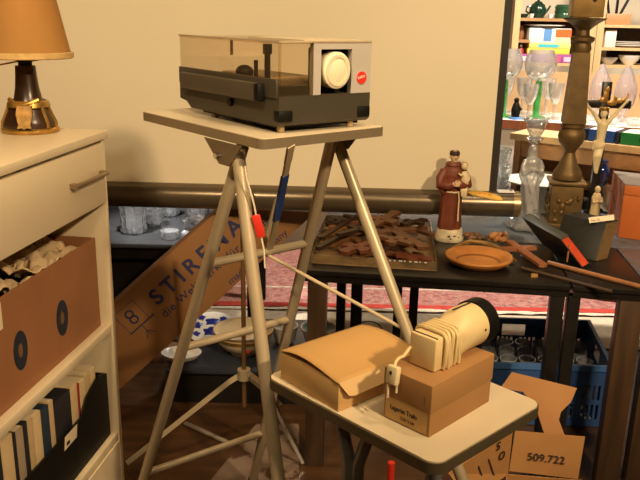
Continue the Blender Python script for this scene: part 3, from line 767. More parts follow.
# ================================================================== LONG LEANING CARTON
pA = ony(133, 338, 2.72); pB = ony(285, 215, 2.92)
ax_ = (pB - pA).normalized()
upv = V((-.06, .10, 1)); upv = (upv - ax_ * upv.dot(ax_)).normalized()
nC = ax_.cross(upv).normalized()
if nC.y > 0: nC = -nC
def onC(u, v): return onp(u, v, pA, nC)
mU = onC(220, 208.7); mU0 = onC(115, 302.5); mL = onC(202, 315)
axU = (mU - mU0).normalized()
upC = nC.cross(axU); upC = upC if upC.z > 0 else -upC
hC = (mU0 - mL).dot(upC)
print('CARTON h', hC, 'ax', axU, 'A', mU0, 'B', mU, onC(305, 227.5))
ctL0, ctL1 = -.30, (onC(330, 112) - mU0).dot(axU) * .985
lc_ = thing('long_carton', 'long brown cardboard carton with dark blue lettering leaning behind the tall stand', 'box', mU0 - upC * hC)
org = mU0 - upC * hC
MB().hexa(org + axU * ctL0, axU * (ctL1 - ctL0), upC * hC, nC * -.085, bev=.002).build('carton_body', mat('cardboard_orange', (.27, .125, .042), .75, var=.08, scale=5, bump=.04), lc_)
tO = org + nC * .0006
def tp(u, v): return onC(u, v) + nC * .0006
yC = upC
sz = hC * .30
SO = tp(157.5, 305.5)
text('STIREMA', sz * 1.08, SO, axU, yC, ink_blue, lc_, bold=.0022, sx=1.02, space=1.42)
text('die Weltmarke für', sz * .56, tp(165, 318), axU, yC, ink_blue, lc_, bold=.0004, sx=1.06, space=1.10)
text('ha', sz * .56, tp(265, 227), axU, yC, ink_blue, lc_, bold=.0004, sx=1.06)
text('made in Germany', sz * .47, tp(231, 285), axU, yC, ink_blue, lc_, bold=.0003, sx=1.12)
# emblem: square frame with a figure eight sign over a tripod mark
em = MB(); eo = tp(119.5, 319.5)
sqx = (tp(149, 318) - tp(131, 334)).length
E0 = tp(131, 334); ex = axU; ey = upC; w_ = hC * .36
for (x0, y0, x1, y1) in ((0, 0, w_, .002), (0, w_, w_, w_ + .002), (0, 0, .002, w_), (w_ - .002, 0, w_, w_)):
    em.hexa(E0 + ex * x0 + ey * y0, ex * (x1 - x0), ey * (y1 - y0), nC * .0005)
em.hexa(E0 - ex * .002 - ey * .004, ex * (w_ + .022), ey * .006, nC * .0005)
for cc in (.36, .64):
    em.lathe([(w_ * .11, 0), (w_ * .19, 0), (w_ * .19, .0005), (w_ * .11, .0005), (w_ * .11, 0)], E0 + ex * w_ * .5 + ey * w_ * cc, 20, X=ex, Y=ey, Z=nC)
mx0 = E0 + ex * w_ * .55 - ey * .004
em.bar(mx0, mx0 - ey * w_ * .5, .003, .0008, up=nC).bar(mx0 - ey * w_ * .28, mx0 - ey * w_ * .55 - ex * w_ * .2, .003, .0008, up=nC).bar(mx0 - ey * w_ * .28, mx0 - ey * w_ * .55 + ex * w_ * .2, .003, .0008, up=nC)
em.build('printed_emblem', ink_blue, lc_, smooth=0)

# ================================================================== TRIPOD BETWEEN THE STAND LEGS
hubY = 2.30
hub = ony(244, 374, hubY)
tp_ = thing('tripod_stand', 'tan metal tripod with a thin pole standing behind the tall stand', 'stand', V((hub.x, hub.y, 0)))
MB().tube([hub - ZU * .12, V((hub.x, hub.y + .0, .92))], .0075, 10).build('pole', mat('pole_brown', (.22, .12, .05), .4, .3), tp_)
MB().tube([hub - ZU * .018, hub + ZU * .018], .022, 14).build('hub', stand_steel, tp_)
gA = onz(127, 463, .02); gB = onz(303, 463, .02)
MB().bar(hub + (gA - hub) * .03 + ZU * .006, hub + (gA - hub) * .12 + ZU * .012, .018, .008, up=(0, -1, .5)).bar(hub + (gA - hub) * .12 + ZU * .012, gA, .017, .008, up=(0, -1, .5)).build('leg', stand_steel, tp_)
kB = ony(262, 383, hubY - .04)
MB().bar(hub + V((.01, 0, .006)), kB, .017, .008, up=(0, -1, .5)).bar(kB, gB, .011, .007, up=(0, -1, .5)).build('leg', chrome, tp_)
gC = V((hub.x + .10, hub.y + .42, .012))
MB().bar(hub + V((.0, .01, .0)), gC, .016, .008, up=(0, -1, .5)).build('leg', stand_steel, tp_)
ms = onz(185, 423, .012); me_ = onz(230, 443.5, .012)
tag(MB().bar(ms, me_, .016, .010, bev=.002).build('metal_strip', mat('strip_alu', (.62, .55, .48), .3, .6)), 'short bright metal strip lying on the brown floor behind the tall stand', 'strip')

# ================================================================== RUGS, LOW PLINTH
def rugmat(name, c1, c2, c3, sc):
    m = bpy.data.materials.new(name); m.use_nodes = True; nt = m.node_tree; b = nt.nodes['Principled BSDF']; b.inputs['Roughness'].default_value = .95
    N = nt.nodes.new; tc = N('ShaderNodeTexCoord'); v1 = N('ShaderNodeTexVoronoi'); v1.inputs['Scale'].default_value = sc
    n1 = N('ShaderNodeTexNoise'); n1.inputs['Scale'].default_value = sc * 2.2; n1.inputs['Detail'].default_value = 6
    r1 = N('ShaderNodeValToRGB'); r1.color_ramp.interpolation = 'CONSTANT'
    els = r1.color_ramp.elements; els[0].color = (*c1, 1); els[1].position = .52; els[1].color = (*c2, 1); e = els.new(.62); e.color = (*c3, 1); e = els.new(.68); e.color = (*c1, 1)
    mxx = N('ShaderNodeMix'); mxx.data_type = 'RGBA'; mxx.inputs['Factor'].default_value = .45
    r2 = N('ShaderNodeValToRGB'); r2.color_ramp.elements[0].color = (*c3, 1); r2.color_ramp.elements[1].color = (*c2, 1); r2.color_ramp.elements[1].position = .55
    nt.links.new(tc.outputs['Object'], v1.inputs['Vector']); nt.links.new(tc.outputs['Object'], n1.inputs['Vector'])
    nt.links.new(n1.outputs['Fac'], r1.inputs['Fac']); nt.links.new(v1.outputs['Distance'], r2.inputs['Fac'])
    nt.links.new(r1.outputs['Color'], mxx.inputs['A']); nt.links.new(r2.outputs['Color'], mxx.inputs['B'])
    nt.links.new(mxx.outputs['Result'], b.inputs['Base Color']); return m
rg = thing('red_rug', 'red and pink patterned oriental rug with a red border on the floor behind the tables', 'rug', (1.0, 4.2, 0))
ry0 = 3.78
MB().box((.9, ry0 + .06 + .50, .009), (3.9, 1.0, .012)).build('pile_field', rugmat('rug_red', (.36, .075, .075), (.50, .27, .22), (.07, .045, .06), 20), rg, smooth=0)
MB().box((.9, ry0 + .03, .0095), (3.9, .058, .013)).build('border', mat('rug_border', (.50, .05, .035), .95, var=.2, scale=30), rg, smooth=0)
MB().box((.9, ry0 + .30, .0115), (3.9, .025, .011)).build('border', mat('rug_cream', (.60, .45, .36), .95, var=.35, scale=40), rg, smooth=0)
br = thing('beige_rug', 'plain beige runner on the floor in front of the red rug', 'rug', (1.0, 3.5, 0))
MB().box((.91, 3.54, .004), (3.18, .40, .006)).build('runner', mat('beige_runner', (.62, .52, .38), .95, var=.12, scale=40, bump=.3), br, smooth=0)
MB().grid((-.7, 3.738, .008), (3.2, 0, 0), (0, .035, 0), 160, 2, crumple(5, .008, 90)).build('fringe', mat('rug_fringe', (.72, .62, .48), .95, var=.2, scale=90), rg, smooth=0)
pg = thing('patterned_mat', 'pale floor mat with a brown leaf pattern under the tall stand and low table', 'rug', onz(270, 465, 0))
q = onz(212, 486, .0); mz = [onz(196, 500, .0005), onz(299, 500, .0005), onz(299, 425, .0005), onz(256, 425, .0005)]
b = MB(); f1 = [b.bm.verts.new(p) for p in mz]; f2 = [b.bm.verts.new(p + ZU * .005) for p in mz]
b.bm.faces.new(f1); b.bm.faces.new(f2)
for i in range(4): b.bm.faces.new((f1[i], f1[(i + 1) % 4], f2[(i + 1) % 4], f2[i]))
mm_ = mat('pale_mat', (.34, .25, .20), .9, var=.1)
rp = [n for n in mm_.node_tree.nodes if n.type == 'VALTORGB'][0]; rp.color_ramp.elements[0].position = .56; rp.color_ramp.elements[1].position = .60
rp.color_ramp.elements[1].color = (.07, .03, .015, 1); rp.color_ramp.elements[0].color = (.22, .155, .12, 1)
[n for n in mm_.node_tree.nodes if n.type == 'TEX_NOISE'][0].inputs['Scale'].default_value = 7
b.build('mat_field', mm_, pg, smooth=0)
# plinth with dishes
pl_ = thing('low_plinth', 'low dark plinth carrying the dishes beneath the leaning carton', 'plinth', V((-.4, 2.9, 0)))
py0 = onz(200, 372, .15).y
MB().box((-.285, py0 + .285, .143), (.63, .55, .014), bev=.002).build('top', mat('plinth_blue', (.028, .034, .05), .35), pl_)
MB().box((-.285, py0 + .285, .068), (.61, .51, .135)).build('body', black_wood, pl_)
def lathe_thing(name, label, cat, o, prof, m, part='bowl', seg=32, **k):
    t = thing(name, label, cat, o); MB().lathe(prof, seg=seg, **k).build(part, m, t, 1); return t
PZ = .1505
bo = onz(241, 362, PZ) + V((0, .10, 0))
bw = lathe_thing('serving_bowl', 'round cream bowl with a gold rim and a small red flower beneath the tall stand', 'bowl', bo,
    [(0, 0), (.055, 0), (.056, .008), (.085, .028), (.112, .060), (.122, .098), (.124, .104), (.120, .104), (.108, .064), (.08, .034), (.05, .014), (0, .012)], mat('bowl_cream', (.70, .58, .40), .2, var=.03))
MB().lathe([(.1235, .098), (.126, .099), (.1255, .105), (.1225, .105), (.1235, .098)], seg=40).build('gold_rim', gold, bw, 1)
MB().lathe([(.116, .073), (.1185, .074), (.1215, .088), (.119, .088), (.116, .073)], seg=40).build('gold_line', gold, bw, 1)
fl = MB()
fc = V((.028, -.098, .050)); 
for k in range(5): fl.ball(fc + V((.008 * math.cos(k * 1.257), -.002, .008 * math.sin(k * 1.257))), (.005, .003, .005), 8)
fl.build('painted_flower', red, bw, 1)
# pattern pieces inside the bowl
inn = MB(); r_ = random.Random(4)
for k in range(14):
    a = r_.uniform(0, 6.28); d = r_.uniform(.02, .085); inn.box((d * math.cos(a), d * math.sin(a), .025 + d * .42 + .004), (.03, .022, .006), rz=a)
inn.build('porcelain_shards', mat('shards', (.45, .44, .42), .3, var=.4), bw, 1)
pq = onz(211, 336, PZ) + V((0, 0, .0))
blue_pl = thing('blue_plate', 'white plate painted with blue flowers standing behind the cream bowl', 'plate', pq)
tilt = Matrix.Rotation(math.radians(14), 3, 'X')
X_, Y_, Z_ = tilt @ V((1, 0, 0)), tilt @ V((0, 1, 0)), tilt @ V((0, 0, 1))
pc = V((.0, .0, .036))
MB().lathe([(0, 0), (.08, 0), (.13, .014), (.131, .018), (.128, .018), (.08, .005), (0, .005)], pc, 36, X=X_, Y=Y_, Z=Z_).build('plate', white_china, blue_pl, 1)
fl = MB(); cob = mat('cobalt', (.02, .03, .28), .3, var=.4, scale=40)
for (a, d, s) in ((90, .070, .040), (15, .085, .026), (160, .08, .028), (270, .02, .036), (215, .085, .022), (320, .085, .02), (55, .10, .02), (125, .105, .02)):
    a = math.radians(a); c = pc + X_ * d * math.cos(a) + Y_ * d * math.sin(a) + Z_ * (.0045 + max(0, (d - .075)) * .28)
    fl.lathe([(0, 0), (s, 0), (s * .9, .0022), (0, .0028)], c, 14, X=X_, Y=Y_, Z=Z_, mod=lambda t, z: 1 + .25 * math.sin(5 * t))
fl.build('painted_flowers', cob, blue_pl, 1)
MB().lathe([(0, .0005), (.05, .0005), (.05, .012), (.045, .022), (0, .022)], (0, .02, 0), 20).build('foot', white_china, blue_pl, 1)
blue_pl.scale = (.85, .85, .85)
wd_ = lathe_thing('white_dish', 'white oval dish peeking out under the leaning carton at the left', 'dish', onz(170, 366, PZ) + V((.035, .065, .0)), [(0, 0), (.06, 0), (.10, .02), (.118, .05), (.12, .053), (.115, .052), (.09, .024), (0, .012)], white_china, 'dish', sx=1.1, sy=.85); wd_.scale = (.62, .62, .6)
wt = lathe_thing('white_pot', 'small white china pot between the tall stand legs and the flat carton', 'pot', onz(281, 362, PZ) + V((0.005, .20, 0)), [(0, 0), (.045, 0), (.058, .02), (.07, .08), (.072, .088), (.067, .088), (.055, .022), (0, .012)], white_china, 'pot'); wt.scale = (.8, .8, .9)
gb = lathe_thing('green_bowl', 'white bowl with a green inside behind the dark table leg', 'bowl', V((.003, 2.97, PZ)), [(0, 0), (.05, 0), (.07, .02), (.105, .18), (.107, .19), (.101, .19), (.065, .03), (0, .02)], white_china, 'bowl')
MB().lathe([(0, .13), (.088, .13), (.0925, .155), (.0935, .172), (.088, .17), (0, .134)], seg=32).build('green_glaze', mat('green_glaze', (.02, .16, .12), .2, var=.3), gb, 1)
gb.scale = (.72, .72, .50)
# wire basket handle object behind
wb = thing('wire_basket', 'dark wire basket with a looped handle standing behind the flat carton', 'basket', onz(368, 343, 0) + V((0, .02, 0.0075)))
b = MB(); cc = V((0, 0, 0))
for zz, r_ in ((.004, .10), (.05, .115), (.09, .12)):
    b.tube([V((r_ * math.cos(k * PI / 12), r_ * .7 * math.sin(k * PI / 12), zz)) for k in range(25)], .0035, 6)
for k in range(12):
    a = k * PI / 6; b.tube([V((.10 * math.cos(a), .07 * math.sin(a), .004)), V((.12 * math.cos(a), .084 * math.sin(a), .09))], .0025, 6)
b.build('wire_body', black_pl, wb, 1)
MB().tube([V((.12 * math.cos(t), 0, .09 + .085 * math.sin(t))) for t in [k * PI / 14 for k in range(15)]], .005, 8).build('handle', black_pl, wb, 1)
wb.scale = (.55, .55, .55)

# ================================================================== CRATE WITH GLASSES
cz0, cz1 = .004, .262
ca = onz(612, 366, cz1); cd1 = az(180 - 1.5); cd2 = az(82)
cw, cdp = .56, .455
ct = thing('plastic_crate', 'blue plastic crate full of stem glasses on the floor under the right tables', 'crate', V((ca.x, ca.y, cz0)))
cblue = mat('crate_blue', (.03, .085, .26), .4, var=.06)
c0 = V((ca.x, ca.y, 0))
MB().hexa(c0 + ZU * cz0, cd1 * cw, cd2 * cdp, ZU * .008).build('base', cblue, ct, smooth=0)
def slotwall(o, d, n, L, holes_rows, handle=None):
    b = MB(); H0, H1 = cz0 + .0085, cz1 - .022
    rows = [(H0, H0 + .025)] + []
    b.hexa(o + ZU * H0, d * L, n * .006, ZU * .022)
    b.hexa(o + ZU * (H0 + .085), d * L, n * .006, ZU * .018)
    top0 = H0 + .165
    if handle:
        h0, h1 = handle
        b.hexa(o + ZU * top0, d * h0, n * .006, ZU * (H1 - top0)).hexa(o + ZU * top0 + d * h1, d * (L - h1), n * .006, ZU * (H1 - top0))
        b.hexa(o + ZU * top0 + d * h0, d * (h1 - h0), n * .006, ZU * .006)
        b.hexa(o + ZU * (H1 - .004) + d * h0, d * (h1 - h0), n * .006, ZU * .004)
    else: b.hexa(o + ZU * top0, d * L, n * .006, ZU * (H1 - top0))
    k = 0.; i = 0
    while k < L - .004:
        wdt = .030 if i % 4 == 0 else .009
        b.hexa(o + d * k + ZU * (H0 + .022), d * min(wdt, L - k), n * .006, ZU * .063); b.hexa(o + d * k + ZU * (H0 + .103), d * min(wdt, L - k), n * .006, ZU * (top0 - H0 - .103))
        k += wdt + .010; i += 1
    return b
slotwall(c0, cd1, cd2, cw, 2).build('side_wall', cblue, ct, smooth=0)
slotwall(c0 + cd2 * (cdp - .006), cd1, cd2, cw, 2, (.27, .37)).build('side_wall', cblue, ct, smooth=0)
slotwall(c0 + cd2 * .006, cd2, cd1, cdp - .012, 2, (.17, .28)).build('side_wall', cblue, ct, smooth=0)
slotwall(c0 + cd2 * .006 + cd1 * (cw - .006), cd2, cd1, cdp - .012, 2, (.17, .28)).build('side_wall', cblue, ct, smooth=0)
b = MB(); rz_ = cz1 - .022
for o, d, L, n in ((c0 - cd1 * .008 - cd2 * .008, cd1, cw + .016, cd2), (c0 - cd1 * .008 + cd2 * (cdp - .006), cd1, cw + .016, cd2), (c0 - cd1 * .008 + cd2 * .006, cd2, cdp - .012, cd1), (c0 + cd1 * (cw - .006) + cd2 * .006, cd2, cdp - .012, cd1)):
    b.hexa(o + ZU * rz_, d * L, n * .014, ZU * .022)
b.build('rim', mat('crate_blue_rim', (.06, .16, .42), .4), ct, smooth=0)
gp = [(0, 0), (.030, 0), (.031, .002), (.006, .006), (.0045, .012), (.0045, .07), (.012, .078), (.030, .10), (.036, .13), (.034, .165), (.0325, .165), (.0345, .13), (.028, .102), (.006, .080), (0, .079)]
g0 = None; n_ = 0
for i in range(7):
    for j in range(5):
        p = c0 + cd1 * (.05 + i * .077) + cd2 * (.055 + j * .086) + ZU * (cz0 + .0082)
        p += V((random.uniform(-.0015, .0015), random.uniform(-.0015, .0015), 0))
        if g0 is None:
            g0 = thing('stem_glass', 'clear stem glass packed among its equals in the blue crate', 'glass', p, 0, 'stem glasses in the blue crate')
            MB().lathe(gp, seg=16).build('glass_body', glass('crate_crystal', (.85, .88, .92), 1, .05, .45, (.85, .88, .92), (.2, .95)), g0, 1)
        else: dup(g0, p)

# ================================================================== OPEN CARTON AT THE LOWER RIGHT
oc = thing('open_carton', 'open brown cardboard carton with stamped flaps on the floor right of the low table', 'box', (.6, 1.9, 0))
zc = .30
kL = onz(480, 440, zc)
# flap with the number stamp: leans out toward the camera
fA, fB, fC, fD = ony(515, 431, 1.86), ony(585, 437, 1.84), ony(578, 479, 1.82), ony(509, 471, 1.84)
cardo = mat('cardboard_open', (.40, .20, .07), .8, var=.08, scale=8, bump=.05)
def sheet(pts, th, m, name, parent):
    b = MB(); n = (pts[1] - pts[0]).cross(pts[2] - pts[0]).normalized()
    f1 = [b.bm.verts.new(p) for p in pts]; f2 = [b.bm.verts.new(p + n * th) for p in pts]
    b.bm.faces.new(f1); b.bm.faces.new(f2); k = len(pts)
    for i in range(k): b.bm.faces.new((f1[i], f1[(i + 1) % k], f2[(i + 1) % k], f2[i]))
    return b.build(name, m, parent, smooth=0)
sheet([fA, fB, fC, fD], .004, cardo, 'flap', oc)
nf = (fB - fA).cross(fC - fA).normalized()
if nf.y > 0: nf = -nf
tx = (fB - fA).normalized(); ty = (fA - fD).normalized()
text('509.722', .030, lerp(lerp(fA, fB, .225), lerp(fD, fC, .225), .66) + nf * .0048, tx - ty * .03, ty, ink_black, oc, bold=.0002, sx=1.06)
# rear flap standing up, necking down to the carton
yR = 2.02
rp_ = [(512, 372), (577, 388), (571, 402), (561, 412), (559, 420), (565, 436), (570, 472), (538, 470), (545, 436), (536, 408), (523, 392), (500, 388), (505, 382)]
sheet([ony(u, v, 2.035 - (v - 372) * .00175) for u, v in rp_], .004, mat('cardboard_dark', (.32, .15, .05), .8, var=.08, scale=8), 'rear_flap', oc)
# carton body below the flaps
dC = fC - fD; dC.z = 0; LC = dC.length + .02; dC.normalize(); nCc = V((dC.y, -dC.x, 0))
if nCc.y > 0: nCc = -nCc
zc_ = min(fC.z, fD.z) - .002
oB = V((fD.x, fD.y, 0)) - dC * .01
def ocw(o, d, L, n): MB().hexa(V((o.x, o.y, .006)), d * L, n * .004, ZU * (zc_ - .006)).build('side_wall', cardo, oc, smooth=0)
ocw(oB, dC, LC, nCc); ocw(oB + nCc * .26, dC, LC, nCc); ocw(oB + nCc * .004, nCc, .256, dC); ocw(oB + nCc * .004 + dC * (LC - .004), nCc, .256, dC)
MB().hexa(V((oB.x, oB.y, .0015)), dC * LC, nCc * .264, ZU * .004).build('bottom', cardo, oc, smooth=0)
sA_, sB_, sC_, sD_ = ony(449, 474, 1.66), ony(513, 430, 1.845), ony(508, 474, 1.83), ony(470, 503, 1.66)
sheet([sA_, sB_, sC_, sD_], .004, cardo, 'side_flap', oc)
nl_ = (sB_ - sA_).cross(sC_ - sA_).normalized()
if nl_.y > 0: nl_ = -nl_
def onl(u, v): return onp(u, v, sA_, nl_) + nl_ * .0048
for ch, (u, v), (u2, v2) in (('O', (497, 460), (502, 458)), ('S', (495, 450), (500, 448))):
    a_, b_2 = onl(u, v), onl(u2, v2)
    text(ch, .034, a_, b_2 - a_, ZU, ink_black, oc, bold=.0008)
for k, (u0, v0, u1, v1) in enumerate(((478, 466, 484, 484), (488, 459, 494, 477))):
    a_, b_2 = onl(u0, v0), onl(u1, v1); MB().bar(a_ - nl_ * .003, b_2 - nl_ * .003, .005, .0012, up=nl_).build('printed_bar', ink_black, oc, smooth=0)
rdp = thing('red_post', 'short red post standing on the floor under the low table', 'post', onz(391, 476, .30) * V((1, 1, 0)) if False else V((onz(391, 472, .30).x, onz(391, 472, .30).y, .0)))
MB().tube([(0, 0, 0), (0, 0, .33)], .010, 12).build('shaft', red, rdp, 1); MB().lathe([(0, 0), (.035, 0), (.035, .01), (0, .012)], seg=20).build('foot', red, rdp, 1)
# ================================================================== THINGS ON THE TABLES
def depth(q): return (q - CAM).dot(CF)
def basis(q):  # turns pixel rows / half widths at an upright axis into heights / radii
    return lambda v, u=None: ony(uof(q) if u is None else u, v, q.y).z
def pixlathe(q, prof, name, m, parent, seg=24, mod=None, sx=1, sy=1):
    """upright turned shape at floor point q; profile rows are (image row, half width in pixels)"""
    z = basis(q); k = depth(q) / F
    pts = [(hw * k, z(v)) for v, hw in prof]
    return MB().lathe(pts, V((q.x, q.y, 0)), seg, mod=mod, sx=sx, sy=sy).build(name, m, parent)
T0 = TZ + .0008
# ---- clear tray with carved crosses
tfl, tfr, tbr, tbl = onz(311, 263.5, T0), onz(443.5, 272, T0), onz(425, 227, T0), onz(319, 222, T0)
tx_, ty_ = (tfr - tfl) * .95, ((tbr - tfr) + (tbl - tfl)) * .5
ty_ = ty_ - tx_.normalized() * ty_.dot(tx_.normalized()) * .6
tray = thing('clear_tray', 'shallow clear plastic tray with a tan lining heaped with brown wooden crosses', 'tray', tfl)
acr = glass('acrylic', (.90, .84, .74), .8, .04, .20, (.45, .34, .2), (.06, .6))
MB().hexa(tfl, tx_, ty_, ZU * .005, bev=.001).build('lining', mat('tray_lining', (.24, .15, .07), .6, var=.35, scale=12), tray)
xd, yd = tx_.normalized(), ty_.normalized()
for o, d, n in ((tfl + ZU * .005, tx_, yd), (tfl + ty_ - yd * .004 + ZU * .005, tx_, yd), (tfl + ZU * .005 + yd * .004, ty_ - yd * .008, xd), (tfl + tx_ - xd * .004 + ZU * .005 + yd * .004, ty_ - yd * .008, xd)):
    MB().hexa(o, d, n * .004, ZU * .026).build('side_wall', acr, tray, smooth=0)
b = MB(); r_ = random.Random(9)
for k in range(9):
    b.hexa(tfl + tx_ * (.58 + .04 * k) + ZU * .026 - yd * .0008, tx_ * r_.uniform(.010, .030), yd * -.0004, ZU * .004)
b.build('edge_glint', white_china, tray, smooth=0)
cw_ = [mat('carved_brown', (0.124, 0.050, 0.020), .45, var=.3, scale=9), mat('carved_dark', (0.040, 0.020, 0.010), .4, var=.3, scale=9), mat('carved_orange', (0.205, 0.086, 0.028), .5, var=.3, scale=9), mat('carved_red', (0.155, 0.046, 0.021), .45, var=.25, scale=9)]
def cross(label, p1, p2, w, arm, frac, t, m, flare=1.0, tiltn=0.0, group=None, arm_skew=0):
    """p1 -> p2 is the long beam (world points, underside); frac where the arm crosses"""
    d = p2 - p1; L = d.length; d = d.normalized()
    n = (ZU - d * d.z).normalized(); s = n.cross(d)
    if tiltn: R = Matrix.Rotation(tiltn, 3, d); n = R @ n; s = R @ s
    h = w / 2; f = h * flare; c = L * frac; a = arm / 2
    e = w * .5
    poly = [(0, -f), (e, -h), (c - h, -h), (c - h, -a + e), (c - f, -a), (c, -a - e * .5), (c + f, -a), (c + h, -a + e), (c + h, -h), (L - e, -h), (L, -f), (L + e * .5, 0), (L, f), (L - e, h), (c + h, h), (c + h, a - e), (c + f, a), (c, a + e * .5), (c - f, a), (c - h, a - e), (c - h, h), (e, h), (0, f), (-e * .5, 0)]
    o = thing('wooden_cross', label, 'cross', p1, 0, group)
    bm = MB().prism(poly, p1, d, s, n, t)
    bmesh.ops.bevel(bm.bm, geom=[e_ for e_ in bm.bm.edges if e_.calc_face_angle(0) > .5], offset=.0012, segments=1, affect='EDGES')
    bm.build('carved_body', m, o, smooth=30)
    c0_ = p1 + d * c + n * (t - .0005)
    r = MB().hexa(c0_ - d * h * .45 - s * h * .45, d * h * .9, s * h * .9, n * .003, bev=.0008); r.build('centre_boss', m, o)
    return o
def X(u, v, z): return onz(u, v, T0 + z)
cross('large dark brown wooden cross topmost at the right of the pile in the clear tray', X(374, 222, .060), X(424, 250, .052), .040, .15, .42, .013, cw_[0], 1.25)
cross('reddish carved wooden cross lying nearest the front right of the clear tray', X(398, 256, .024), X(430, 262, .020), .032, .075, .5, .012, cw_[3], 1.3)
cross('short brown wooden cross sticking out at the far right of the clear tray', X(392, 224, .046), X(432, 236, .045), .026, .10, .6, .010, cw_[0], 1.2)
cross('carved wooden cross with notched ends lying front left in the clear tray', X(343, 254, .030), X(384, 240, .040), .034, .09, .30, .012, cw_[3], 1.5)
cross('plain red brown wooden cross lying under the largest cross in the clear tray', X(354, 258, .014), X(406, 246, .020), .030, .10, .7, .010, cw_[0], 1.1)
cross('long dark wooden cross pointing to the front left corner of the clear tray', X(318, 250, .030), X(366, 224, .044), .020, .10, .75, .012, cw_[1], 1.0)
cross('slim black brown wooden cross leaning over the left edge of the clear tray', X(322, 240, .042), X(362, 214, .052), .016, .09, .8, .012, cw_[1], 1.0)
cross('orange brown wooden cross lying at the left rim of the clear tray', X(322, 240, .036), X(354, 223, .040), .030, .08, .55, .012, cw_[2], 1.2)
cross('dark brown wooden cross at the back left of the clear tray', X(327, 226, .038), X(366, 221, .042), .026, .09, .4, .012, cw_[1], 1.2)
cross('brown wooden cross at the very back of the tray behind the tall stand leg', X(358, 218, .036), X(398, 219, .036), .026, .09, .6, .012, cw_[0], 1.2)

cross('carved brown wooden cross lying on the front end of the largest cross', X(380, 238, .066), X(412, 246, .060), .030, .085, .5, .011, cw_[0], 1.4)
cross('brown wooden cross sticking up highest at the back of the tray pile', X(366, 232, .062), X(396, 214, .088), .034, .10, .55, .012, cw_[0], 1.3)
cross('small dark wooden cross at the right rear corner of the clear tray', X(404, 226, .070), X(424, 221, .062), .026, .07, .5, .010, cw_[1], 1.3)
cross('orange brown wooden cross half buried at the left middle of the pile in the tray', X(330, 246, .022), X(362, 234, .030), .030, .09, .6, .010, cw_[2], 1.2)
cross('dark wooden cross lying across the left stand leg side of the pile in the tray', X(338, 236, .058), X(380, 226, .064), .026, .10, .5, .011, cw_[1], 1.1)
cross('red brown wooden cross under the pile near the tray front middle', X(364, 250, .014), X(410, 258, .014), .030, .10, .5, .010, cw_[3], 1.3)

# ---- turned wooden dish
dq = onz(478, 264, T0)
dsh = thing('wooden_dish', 'round turned orange wooden dish with a thick rim on the black table', 'dish', dq)
R_ = 33.5 * depth(dq) / F
dw = mat('turned_wood', (.52, .21, .05), .35, var=.14, scale=5, stretch=(1, 5, 1))
MB().lathe([(0, 0), (R_ * .72, 0), (R_ * .76, .003), (R_ * .96, .018), (R_, .027), (R_ * .985, .032), (R_ * .93, .033), (R_ * .80, .026), (R_ * .70, .015), (R_ * .62, .009), (0, .008)], seg=48).build('dish_body', dw, dsh, 1)
MB().lathe([(R_ * .60, .0085), (R_ * .66, .0115), (R_ * .665, .0125), (R_ * .59, .0095), (R_ * .60, .0085)], seg=48).build('turned_ring', mat('turned_dark', (.25, .09, .02), .4), dsh, 1)

# ---- monk statue with child
mq = onz(448.5, 239, T0)
mk = thing('monk_statue', 'painted plaster statue of a brown robed monk carrying a small child', 'statue', mq)
flesh = mat('plaster_flesh', (.72, .50, .30), .5, var=.05); robe = mat('robe_brown', (.165, .040, .018), .5, var=.14, scale=25)
H = (ony(446, 150, mq.y).z - T0); k_ = H / .318
b = MB(); r_ = random.Random(2)
b.lathe([(0, 0), (.052, 0), (.054, .006), (.050, .018), (.046, .026), (.045, .036), (.042, .042), (0, .042)], seg=30, mod=lambda a, z: 1 + .035 * math.sin(4 * a + 60 * z))
b.build('plinth_base', mat('base_cream', (.70, .60, .42), .6, var=.22, scale=40), mk, 1)
b = MB()
for k in range(9):
    a = r_.uniform(-3, 0); b.ball((.0485 * math.cos(a), .0485 * math.sin(a), r_.uniform(.008, .024)), (r_.uniform(.003, .008), .004, r_.uniform(.002, .004)), 8)
b.build('painted_plants', mat('base_dark', (.09, .06, .03), .7, var=.4), mk, 1)
b = MB()
fold = lambda a, z: 1 + (.055 * math.sin(7 * a + 1.2) + .03 * math.sin(11 * a)) * max(0, min(1, (.22 - z) / .1))
b.lathe([(0, .040), (.041, .040), (.041, .06), (.038, .10), (.0365, .15), (.037, .18), (.039, .21), (.040, .235), (.036, .254), (.024, .266), (.015, .272), (0, .274)], seg=36, sx=1.02, sy=.80, mod=fold)
for sg in (-1, 1):
    b.tube([(sg * .030, .0, .250), (sg * .046, -.006, .222), (sg * .048, -.016, .200), (sg * .028, -.034, .200), (sg * .010, -.040, .206)], [.015, .0165, .018, .0155, .014], 12)
    b.tube([(sg * .044, -.010, .205), (sg * .040, -.018, .18), (sg * .034, -.022, .168)], [.014, .011, .004], 10)
b.build('robe', robe, mk, 1, fuse=(.0024, 3))
b = MB(); b.lathe([(.012, .262), (.026, .262), (.029, .268), (.024, .277), (.014, .277), (.012, .262)], seg=20, sy=.85); b.build('hood', robe, mk, 1)
b = MB()
b.tube([(0, -.002, .262), (0, -.003, .284)], [.010, .009], 12); b.ball((0, -.004, .298), (.0155, .017, .0205), 16)
b.ball((0, -.0205, .295), (.0028, .004, .005), 8); b.ball((-.0155, -.003, .296), (.003, .004, .006), 8); b.ball((.0155, -.003, .296), (.003, .004, .006), 8); b.ball((0, -.014, .283), (.008, .007, .006), 8)
b.build('head', flesh, mk, 1, fuse=(.0014, 2))
b = MB()
for sg in (-1, 1): b.ball((sg * .0058, -.0198, .2995), (.0022, .0012, .0012), 8)
b.tube([(-.0045, -.0198, .2875), (0, -.0208, .2868), (.0045, -.0198, .2875)], .0009, 6)
b.build('painted_face', mat('face_dark', (.10, .03, .02), .6), mk, 1)
